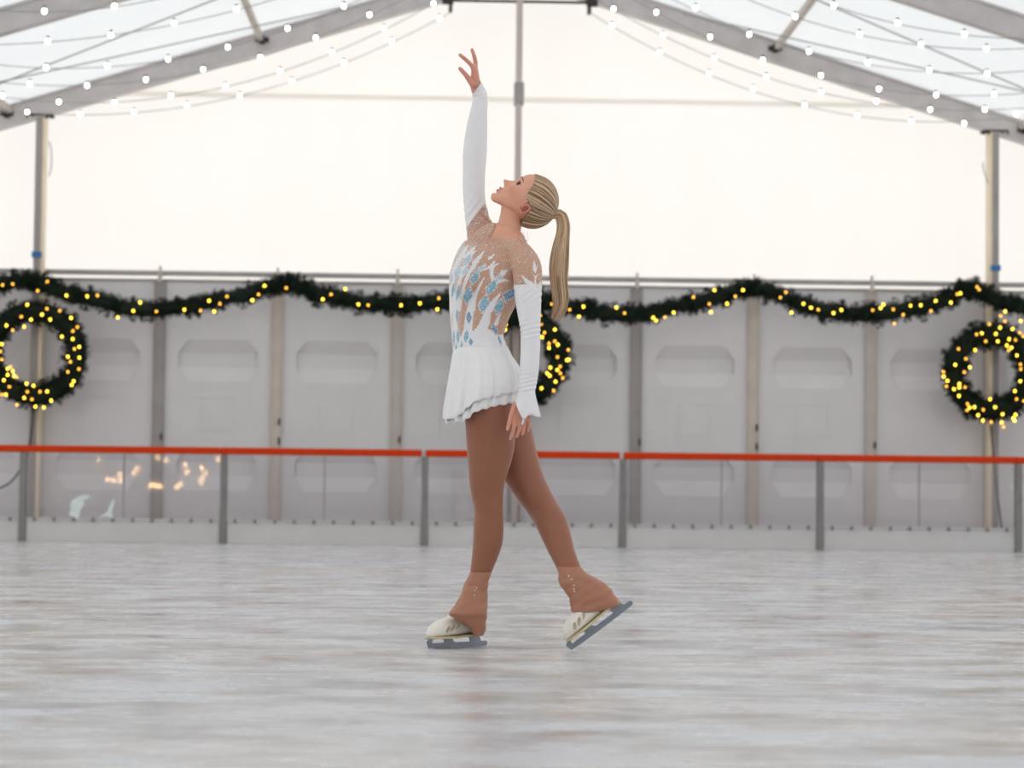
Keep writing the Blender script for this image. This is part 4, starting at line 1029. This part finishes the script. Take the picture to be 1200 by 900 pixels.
for cpts in ([(556.5, 692, 0), (558.5, 688.5, 0), (556, 697.5, 0)], [(666.5, 675, 1), (669.8, 679, 1), (672.8, 686, 1), (672.4, 690, 1), (673, 693, 1)]):
    mb = MB(); cv = (c1, c2)[cpts[0][2]]
    for a, b, k in cpts:
        d = ray(a, b); d = d / np.linalg.norm(d)
        hit, loc_, nrm, _ = cv.ray_cast(Vector(CAM) - RL, Vector(d))
        if hit: mb.sphere(np.array(loc_) + RLn, .0026, 6, 5)
    if mb.V: mbpart(mb, 'crystals', SK['stone'], False, cv)['kind'] = 'stuff'

# ---------------------------------------------------------------- ice skates (local: u toe->heel, v lateral, w up)
def skate(origin, du, dv, dw):
    def X(u, v, w): return np.asarray(origin) + du * u + dv * v + dw * w
    def plate(poly, th, name, material, par, v0=0.0):
        n = len(poly); V = [X(u, v0 + s * th / 2, w) for s in (-1, 1) for u, w in poly]
        mb = MB(); mb.add(V, [tuple(range(n))[::-1], tuple(range(n, 2 * n))] + [(i, (i + 1) % n, n + (i + 1) % n, n + i) for i in range(n)])
        return mbpart(mb, name, material, False, par)
    sk = bpy.data.objects.new('ice_skate', None); col.objects.link(sk); sk.parent = root; sk.empty_display_size = .05
    # boot upper: sections across the foot
    rows = [(.008, .045, .060, .012), (.014, .042, .071, .024), (.026, .041, .083, .033), (.045, .041, .094, .039), (.065, .042, .102, .042), (.085, .043, .107, .042), (.105, .044, .114, .039), (.125, .045, .130, .035), (.145, .046, .160, .033), (.165, .047, .186, .033), (.190, .048, .184, .033), (.212, .049, .162, .031), (.228, .050, .130, .026), (.240, .052, .100, .017), (.244, .056, .085, .009)]
    R = spline(rows, 3); ns = 26; V, Fc = [], []
    for (u, w0, w1, hw) in R:
        for k in range(ns):
            a = 2 * math.pi * k / ns; c_, s_ = math.cos(a), math.sin(a)
            V.append(X(u, hw * np.sign(c_) * abs(c_) ** .75, (w0 + w1) / 2 + (w1 - w0) / 2 * np.sign(s_) * abs(s_) ** (.7 if s_ < 0 else 1.0)))
    m = len(R)
    for i in range(m - 1):
        for k in range(ns): Fc.append((i * ns + k, i * ns + (k + 1) % ns, (i + 1) * ns + (k + 1) % ns, (i + 1) * ns + k))
    Fc.append(tuple(range(ns))[::-1]); Fc.append(tuple(range((m - 1) * ns, m * ns)))
    mb = MB(); mb.add(V, Fc); boot = mbpart(mb, 'boot', SK['boot'], True, sk)
    # sole and heel
    mb = MB(); so = [(.012, .020), (.03, .036), (.07, .043), (.11, .041), (.15, .034), (.20, .033), (.225, .030), (.246, .012)]
    V = [X(u, s * h, w) for w in (.050, .060) for u, h in so for s in (-1, 1)]
    def wsole(u): return .0365 + max(0, (u - .10)) * .05
    V = [X(u, s * h, wsole(u) + dz) for dz in (0, .008) for u, h in so for s in (-1, 1)]; n = len(so); Fc = []
    for i in range(n - 1):
        a = 2 * i; b = 2 * (i + 1); t_ = 2 * n
        Fc += [(a, a + 1, b + 1, b), (t_ + a, t_ + b, t_ + b + 1, t_ + a + 1), (a, b, t_ + b, t_ + a), (a + 1, t_ + a + 1, t_ + b + 1, b + 1)]
    Fc += [(0, 2 * n, 2 * n + 1, 1), (2 * n - 2, 2 * n - 1, 4 * n - 1, 4 * n - 2)]
    mb.add(V, Fc); mbpart(mb, 'sole', SK['sole'], False, sk)
    plate([(.190, .039), (.242, .040), (.246, .052), (.182, .049)], .046, 'heel', SK['sole'], sk)
    # cut-out insets on both sides of the boot
    for s in (-1, 1):
        for (u0, w0, L, an) in ((.062, .070, .014, .95), (.084, .074, .016, .8), (.108, .080, .017, .65)):
            P = []
            for k in range(10):
                a = 2 * math.pi * k / 10; p, q = L * math.cos(a), .0062 * math.sin(a); P.append((u0 + p * math.cos(an) - q * math.sin(an), w0 + p * math.sin(an) + q * math.cos(an)))
            hwv = np.interp(u0, [r[0] for r in rows], [r[3] for r in rows])
            V = [X(u, s * (hwv * (1 - abs(w - .070) * 2.6) + .0015 + o), w) for o in (0, -.006) for u, w in P]
            mb = MB(); mb.add(V, [tuple(range(10)), tuple(range(10, 20))[::-1]] + [(i, (i + 1) % 10, 10 + (i + 1) % 10, 10 + i) for i in range(10)]); mbpart(mb, 'inset', SK['inset'], True, sk)
    # laces
    mb = MB()
    for k in range(4):
        u = .055 + k * .016; w = np.interp(u, [r[0] for r in rows], [r[2] for r in rows]) + .001
        mb.tube([X(u, -.020, w - .007), X(u + .004, -.008, w + .0005), X(u + .006, .008, w + .0005), X(u + .002, .020, w - .007)], .0018, 6)
    mbpart(mb, 'laces', SK['white'], True, sk)
    # blade: runner, stanchions, mounting plates
    run = [(.003, .012), (.000, .018), (-.002, .027), (.004, .033), (.012, .034), (.016, .030), (.022, .0205), (.060, .0185), (.12, .018), (.20, .018), (.268, .0195), (.279, .0175), (.281, .010), (.276, .003), (.24, .0005), (.14, .0), (.04, .001), (.014, .004), (.010, .0015), (.007, .006), (.004, .005)]
    bl = plate(run, .0045, 'blade', SK['blade'], sk)
    plate([(.014, .0205), (.276, .0205), (.276, .011), (.014, .011)], .008, 'runner', SK['blade'], bl)
    plate([(.078, .017), (.080, .028), (.072, .037), (.112, .038), (.116, .030), (.128, .018)], .0075, 'stanchion', SK['blade'], bl)
    plate([(.000, .020), (.004, .033), (.014, .037), (.028, .037), (.022, .032), (.020, .020)], .0075, 'stanchion', SK['blade'], bl)
    plate([(.203, .017), (.200, .030), (.190, .040), (.198, .044), (.238, .045), (.244, .034), (.252, .018)], .0075, 'stanchion', SK['blade'], bl)
    plate([(.010, .0345), (.122, .0350), (.122, .0380), (.010, .0375)], .046, 'sole_plate', SK['blade'], bl)
    plate([(.184, .0395), (.246, .0405), (.246, .0435), (.184, .0425)], .036, 'heel_plate', SK['blade'], bl)
    return sk
skate(org1, du1, dv1, dw1)['label'] = 'white skate flat on the ice'
skate(org2, du2, dv2, dw2)['label'] = 'white skate tipped up on its toe pick'

# ---------------------------------------------------------------- hair
def ell(f, s, v):   # direction on the hair ellipsoid -> unit vector
    p = np.array([(f + .006) / .0985, s / .0805, (v - .004) / .0985]); return p / np.linalg.norm(p)
def ell_pt(d, lift): return (d[0] * .0985 * lift - .006, d[1] * .0805 * lift, d[2] * .0985 * lift + .004)
line = [(.0725, 0, .064), (.071, .018, .062), (.064, .038, .056), (.050, .056, .046), (.038, .0655, .032), (.029, .0695, .016), (.019, .0720, .000), (.005, .0745, -.011), (-.012, .0755, -.0085), (-.028, .0750, -.0105), (-.042, .0730, -.024), (-.0475, .0690, -.042), (-.056, .058, -.056), (-.064, .040, -.064), (-.069, .020, -.068), (-.070, 0, -.069)]
T0 = ell(-.092, 0, .060)
L1 = np.array(catmull(line, 12)); full = [tuple(p) for p in L1] + [(p[0], -p[1], p[2]) for p in L1[-2:0:-1]]
def slerp(a, b, t):
    d = math.acos(max(-1, min(1, float(a @ b)))); return (math.sin((1 - t) * d) * a + math.sin(t * d) * b) / math.sin(d) if d > 1e-5 else a
V, Cc = [], []; nseg = 22; nf = len(full)
rnd = random.Random(5)
tone = [rnd.random() for _ in range(nf)]
h_dark, h_mid, h_light = (np.array(srgb(*c)[:3]) for c in ((90, 64, 50), (186, 150, 118), (248, 220, 184)))
def hcol(t): return h_dark + (h_mid - h_dark) * min(1, t * 2) if t < .5 else h_mid + (h_light - h_mid) * (t - .5) * 2
for i, p in enumerate(full):
    a = ell(*p)
    for j in range(nseg + 1):
        t = j / nseg; d = slerp(a, T0, t * .985); lf_ = .985 + .045 * math.sin(min(1, t * 1.6) * math.pi / 2) + .06 * max(0, t - .55) + .010 * math.sin(i * .9) * min(1, t * 3)
        start = np.array(p); e_ = np.array(ell_pt(d, lf_)); b_ = max(0, 1 - t * 5); V.append(HW(*(e_ * (1 - b_) + start * b_))); Cc.append(hcol(.22 + .25 * tone[i]))
Q = [(i * (nseg + 1) + j, ((i + 1) % nf) * (nseg + 1) + j, ((i + 1) % nf) * (nseg + 1) + j + 1, i * (nseg + 1) + j + 1) for i in range(nf) for j in range(nseg)]
hair = part('hair', np.array(V), np.array(Q), SK['hair'], colors=np.array(Cc))
def strands(paths, radii, tones, name, par):
    V, Q, Cc = [], [], []
    for pth, r, t in zip(paths, radii, tones):
        mb = MB(); n = len(pth); rr = [r * (.45 + .55 * math.sin(math.pi * min(.98, .12 + .8 * i / (n - 1)))) for i in range(n)]
        mb.tube(pth, rr, 5, False); o = len(V); V += mb.V; Q += [tuple(i + o for i in f) for f in mb.F]; c = hcol(t); Cc += [c] * len(mb.V)
    return part(name, np.array(V), np.array(Q), SK['hair'], par, np.array(Cc))
paths, radii, tones = [], [], []
for k in range(1150):
    q = rnd.random() * nf; i = int(q); p = np.array(full[i]) * (1 - (q - i)) + np.array(full[(i + 1) % nf]) * (q - i)
    t0 = 0 if rnd.random() < .6 else rnd.uniform(0, .4)
    a = ell(*p); pth = []
    wob = rnd.uniform(-.012, .012); lift = rnd.uniform(.0, .012); clump = math.sin(q * .8 + 1.5 * math.sin(q * .23)) * .5 + .5
    for j in range(15):
        t = t0 + (1 - t0) * j / 14; d = slerp(a, T0, t * .985); d = d + np.array([0, wob * math.sin(t * 3.1), 0]); d /= np.linalg.norm(d)
        lf_ = .985 + .045 * math.sin(min(1, t * 1.6) * math.pi / 2) + .06 * max(0, t - .55) + lift * math.sin(t * math.pi) + .006 * (clump - .3)
        e_ = np.array(ell_pt(d, lf_)); b_ = max(0, 1 - t * 5); pth.append(HW(*(e_ * (1 - b_) + p * b_)))
    paths.append(pth); radii.append(rnd.uniform(.0005, .0011)); tones.append(min(1, max(0, clump * .62 + .10 + rnd.uniform(-.40, .50))))
strands(paths, radii, tones, 'hair_strands', hair)['kind'] = 'stuff'
tp = HW(*ell_pt(T0, 1.06)); tx, ty = proj(tp)
mb = MB()
for k in range(3): mb.tube([tp + (HW(-.004 * k, .011 * math.cos(a), .006 + .011 * math.sin(a)) - HW(0, 0, .004)) * 1.0 for a in np.linspace(0, 2 * math.pi, 15)], .003, 6, False)
mbpart(mb, 'hair_tie', SK['tie'], True, hair)
# ponytail
guide = [(tx - 2, ty, .0, 4), (656.5, 252, 0, 6.5), (660, 262, 0, 7.2), (659.8, 272, 0, 7.4), (657.6, 288, 0, 9.2), (655, 310, 0, 10.6), (654.8, 330, 0, 9.8), (656.6, 346, 0, 9.6), (656.8, 356, 0, 8.6), (654, 366, 0, 7.4), (648, 378, 0, 5)]
G = spline(guide, 5); GP = np.array([on_y(a, b, c) for a, b, c, _ in G]); GR = G[:, 3] / PXM
GT = np.gradient(GP, axis=0); GT /= np.linalg.norm(GT, axis=1)[:, None]; GN = np.cross(GT, V_DEPTH); GN /= np.linalg.norm(GN, axis=1)[:, None]
paths, radii, tones = [], [], []
mb = MB(); nG = len(GP)
for k in range(620):
    a = rnd.random() * 2 * math.pi; rr = math.sqrt(rnd.random()) ; end = rnd.uniform(.82, 1.0) if rnd.random() < .7 else rnd.uniform(.66, .92)
    m = max(8, int(nG * end)); pth = []; ph1 = rnd.uniform(0, 6.28)
    for i in range(0, m, 2):
        tt_ = i / nG; q = rr * (1 + .10 * math.sin(tt_ * 9 + ph1)); pth.append(GP[i] + GN[i] * GR[i] * q * math.cos(a) + V_DEPTH * GR[i] * .75 * q * math.sin(a))
    paths.append(pth); radii.append(rnd.uniform(.0006, .0011)); tones.append(min(1, max(.12, .76 + .22 * math.sin(a * 5 + 1) + rnd.uniform(-.40, .35))))
pt = strands(paths, radii, tones, 'ponytail', None); pt['kind'] = 'stuff'; pt['label'] = 'long straight blonde ponytail'
core = MB(); m = int(nG * .84); core.tube([GP[i] for i in range(0, m, 2)], [GR[i] * .72 * min(1, (m - i) / 14) + .0005 for i in range(0, m, 2)], 14)
cc = part('ponytail_core', np.array(core.V), np.array([f for f in core.F if len(f) == 4]), SK['hair'], pt, np.tile(hcol(.58), (len(core.V), 1)))
wisp, wr, wt = [], [], []
for k in range(9):
    b0 = on_y(613 + rnd.uniform(-2, 5), 271 + rnd.uniform(-2, 3), rnd.uniform(-.04, .0)); d = np.array([rnd.uniform(-.004, .006), 0, -rnd.uniform(.02, .045)]); wisp.append([b0, b0 + d * .5 + np.array([.003, 0, 0]), b0 + d]); wr.append(.0004); wt.append(.8)
strands(wisp, wr, wt, 'loose_wisps', hair)['kind'] = 'stuff'

# ---------------------------------------------------------------- eyes, brows, nails
def fsurf(s, v, off=0.0):
    """point on the face in front of (s, v) found by casting back along the face direction"""
    o = HW(.16, s, v); hit, l, n, _ = body.ray_cast(Vector(o) - RL, Vector(-hf)); return np.array(l) + RLn + hf * off if hit else HW(.075, s, v)
for sg in (1, -1):
    c = HW(.0598, sg * .0305, -.0080); eb = MB().sphere(c, .0115, 18, 14); eye = mbpart(eb, 'eye', SK['eye_white'])
    lk = hf * .9 + hs * sg * .42; lk /= np.linalg.norm(lk); ir = MB(); ir.sphere(c + lk * .0060 - hv * .0012, .0080, 14, 10); mbpart(ir, 'iris', SK['dark'], True, eye)
    mbpart(MB().tube([fsurf(sg * (.0205 + .0235 * t), -.0045 + .0052 * math.sin(math.pi * (t * .85 + .1)) - .004 * t, .0012) for t in np.linspace(0, 1, 9)], [.0010, .0016, .0020, .0023, .0024, .0024, .0023, .002, .0012], 6), 'eyelashes', SK['dark'])
    mbpart(MB().tube([fsurf(sg * (.014 + .036 * t), .0095 + .0065 * math.sin(math.pi * (.15 + .7 * t)) - .004 * t, .0006) for t in np.linspace(0, 1, 10)], [.0012, .0018, .0021, .0021, .002, .0018, .0016, .0013, .001, .0007], 6), 'eyebrow', SK['brow'])
for f_, r0, r1 in fingers_up + fingers_dn:
    a, b = on_y(*f_[-2]), on_y(*f_[-1]); d = (b - a) / np.linalg.norm(b - a); side = np.cross(d, V_DEPTH); side /= np.linalg.norm(side)
    up_ = f_[0][1] < 200
    nrm = (side if side[0] > 0 else -side) * .5 if up_ else np.array([0, -1.0, 0])
    if not up_: nrm = nrm * 1.0
    c = b + d * .001 + nrm * (r1 / PXM) * .72
    mb = MB(); e1, e2 = d * .0065, np.cross(d, nrm / np.linalg.norm(nrm)) * .0042; n_ = nrm / np.linalg.norm(nrm)
    P = [c + e1 * math.cos(q) + e2 * math.sin(q) + n_ * .0008 * (1 + math.cos(2 * q)) for q in np.linspace(0, 2 * math.pi, 12, endpoint=False)]
    P2 = [p - n_ * .0022 for p in P]
    mb.add(P + P2, [tuple(range(12)), tuple(range(12, 24))[::-1]] + [(i, (i + 1) % 12, 12 + (i + 1) % 12, 12 + i) for i in range(12)])
    mbpart(mb, 'fingernail', SK['nail'])
